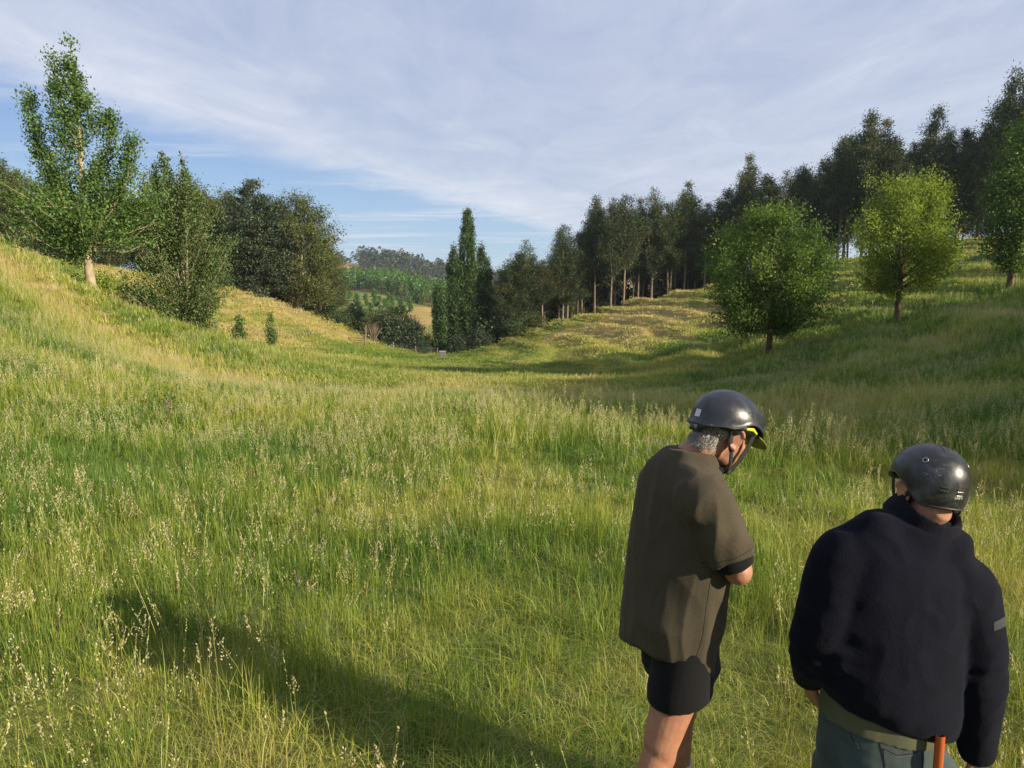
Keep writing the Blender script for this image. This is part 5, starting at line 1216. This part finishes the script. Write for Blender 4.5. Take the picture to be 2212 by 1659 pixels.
def field(seed, y0, y1, dens, edge=1.2, k=.86, jit=None):
    """points over the paddock between two distances, wider than the view on both sides"""
    r = rg(seed); wmax = k * y1 + edge; n = int(dens * 2 * wmax * (y1 - y0))
    x = r.uniform(-wmax, wmax, n); y = r.uniform(y0, y1, n); ok = np.abs(x) < k * y + edge
    x = x[ok]; y = y[ok]
    return r, x, y
def lay(name, label, protos, wts, seed, y0, y1, dens, smin, smax, tilt=.12, hfield=True, keep=None, zoff=0.):
    r, x, y = field(seed, y0, y1, dens)
    if keep is not None:
        m = r.uniform(0, 1, len(x)) < keep(x, y); x = x[m]; y = y[m]
    z = ground(x, y) + zoff; dry = dryness(x, y); n = len(x)
    hgt = .3 + 1.35 * fbm(x * .45, y * .45, 81, 3) if hfield else np.ones(n)
    hgt = hgt * (1 - .5 * sst(y, 16, 30) * (1 - sst(np.abs(x + .08 * y - 2.5), 7, 14)))    # grazed valley floor
    s = r.uniform(smin, smax, n)
    scl = np.stack([s, s, s * hgt], 1); rot = np.stack([r.normal(size=n) * tilt, r.normal(size=n) * tilt, r.uniform(0, 6.28, n)], 1)
    w = np.array(wts, float); w /= w.sum()
    return scatter(name, label, protos, np.stack([x, y, z], 1), dry, r.choice(len(protos), n, p=w), scl, rot)
def patchy(f, s, lo, hi): return lambda x, y: sst(fbm(x * f, y * f, s, 3), lo, hi)
def near_blades(seed, y0, y1, per, clump_dens, ln, wd):
    r, cx_, cy_ = field(seed, y0, y1, clump_dens); n = len(cx_)
    cd = dryness(cx_, cy_) + r.normal(size=n) * .10; ch = (.25 + 1.5 * fbm(cx_ * .9, cy_ * .9, 81, 3)) * r.uniform(.75, 1.25, n)
    caz = r.uniform(0, 6.28, n); flat = np.clip(abs(r.normal(size=n)) * .45, .05, 1.3)
    ch = ch * (1 - .45 * sst(fbm(cx_ * 1.3, cy_ * 1.3, 85, 2), .62, .8))
    lodged = sst(fbm(cx_ * .8, cy_ * .8, 88, 3), .56, .68); flat = flat + 1.1 * lodged; ch = ch * (1 - .25 * lodged); cd = cd + .15 * lodged
    i = np.repeat(np.arange(n), per); m = len(i)
    q = .13 * np.sqrt(r.uniform(0, 1, m)) * r.uniform(.3, 1.6, m); a = r.uniform(0, 6.28, m)
    x = cx_[i] + q * np.cos(a); y = cy_[i] + q * np.sin(a); z = np.repeat(ground(cx_, cy_), per) - .03
    az = np.where(r.uniform(0, 1, m) < .45, caz[i] + r.normal(size=m) * .5, r.uniform(0, 6.28, m))
    h = ln * ch[i] * r.uniform(.45, 1.25, m); ben = np.abs(r.normal(size=m)) * (.18 + flat[i] * .75); w = wd * r.uniform(.55, 1.3, m)
    k = np.clip(.5 + r.normal(size=m) * .24, 0, 1)
    dead = r.uniform(0, 1, m) < .17; h = np.where(dead, h * .7, h); ben = np.where(dead, ben + .9, ben); k = np.where(dead, 1., k); dr = np.where(dead, .95, cd[i])
    D = np.stack([np.cos(az), np.sin(az), 0 * az], 1); sa = az + r.normal(size=m) * .7; S = np.stack([-np.sin(sa), np.cos(sa), 0 * sa], 1)
    B = np.stack([x, y, z], 1); rows = []
    for u, tw in ((0, .8), (.55, .75)):
        p = B + D * (ben * h * u ** 1.8)[:, None]; p[:, 2] += h * u * (1 - .42 * np.minimum(ben, 1.6) * u)
        rows += [p - S * (w * tw * .5)[:, None], p + S * (w * tw * .5)[:, None]]
    tip = B + D * (ben * h)[:, None]; tip[:, 2] += h * (1 - .42 * np.minimum(ben, 1.6)); rows.append(tip)
    V = np.stack(rows, 1).reshape(-1, 3); b = np.arange(m) * 5
    F4 = np.stack([b, b + 1, b + 3, b + 2], 1); F3 = np.stack([b + 2, b + 3, b + 4], 1)
    return V, F4, F3, np.tile([0, 0, .55, .55, 1], m), np.repeat(k, 5), np.repeat(np.clip(dr, 0, 1), 5)
for sd_, y0, y1, per, cdens, ln, wd in ((1, 1.2, 5.0, 38, 90, .26, .0037), (6, 5.0, 9.5, 32, 62, .27, .0056)):
    V, F4, F3, T, K, DR = near_blades(sd_, y0, y1, per, cdens, ln, wd)
    tag(link('grass', np_mesh('near_grass', V, [F4, F3], GRASS_NEAR, False, {'t': T, 'k': K, 'dry': DR, 'sd': np.zeros(len(T))})),
        'long tangled grass at the feet of the walkers' if sd_ == 1 else 'long grass just beyond the walkers', 'grass', None, 'stuff')
nstem = [tuft('near_stem', 320 + i, 6, .1, .3, .003, .5, 3, (.40, .66), 'mix') for i in range(7)]
lay('seeding_grass', 'pale seed heads rising over the foreground grass', nstem, [1] * 7, 2, 1.4, 9.5, 19, .8, 1.15, .14, False, patchy(.5, 91, .33, .62))
mid_ = [tuft('mid_tuft', 330 + i, 60, .36, .30, .010, .6) for i in range(5)] + [tuft('mid_tuft_head', 340 + i, 30, .34, .30, .009, .5, 8, (.36, .54), 'panicle', 1.2) for i in range(3)]
lay('grass', 'long seeding grass over the middle of the paddock', mid_, [1, 1, 1, 1, 1, .9, .9, .9], 3, 9.0, 30, 13, .75, 1.25, .15)
far_ = [tuft('far_tuft', 350 + i, 60, .85, .29, .028, .6) for i in range(4)] + [tuft('far_tuft_head', 360 + i, 45, .85, .36, .02, .5, 9, (.34, .46), 'panicle', 2.) for i in range(2)]
lay('grass', 'grass on the far side of the paddock and lower hillsides', far_, [1, 1, 1, 1, .6, .6], 4, 29, 64, 4.2, .8, 1.3, .1)
dist_ = [tuft('distant_tuft', 370 + i, 60, 1.5, .20, .06, .6) for i in range(4)]
lay('grass', 'grass on the distant hillsides below the ridge', dist_, [1] * 4, 5, 63, 128, 1.35, .8, 1.3, .08)
# rank tussocks over the near right hillside
def on_right(x, y): return sst(x - (6.2 - .02 * (y - 10) ** 1.0), 0, 3) * sst(y, 7.5, 10) * sst(fbm(x * .35, y * .35, 95, 3), .36, .6)
tus = [tuft('tussock', 380 + i, 110, .42, .33, .010, .95) for i in range(3)] + [tuft('tussock_head', 386 + i, 70, .4, .30, .010, .8, 5, (.36, .5), 'panicle', 1.3) for i in range(2)]
lay('tussock_grass', 'rank dark tussocks on the shaded right hillside', tus, [1, 1, 1, .6, .6], 11, 8, 40, 3.4, .8, 1.5, .12, True, on_right)
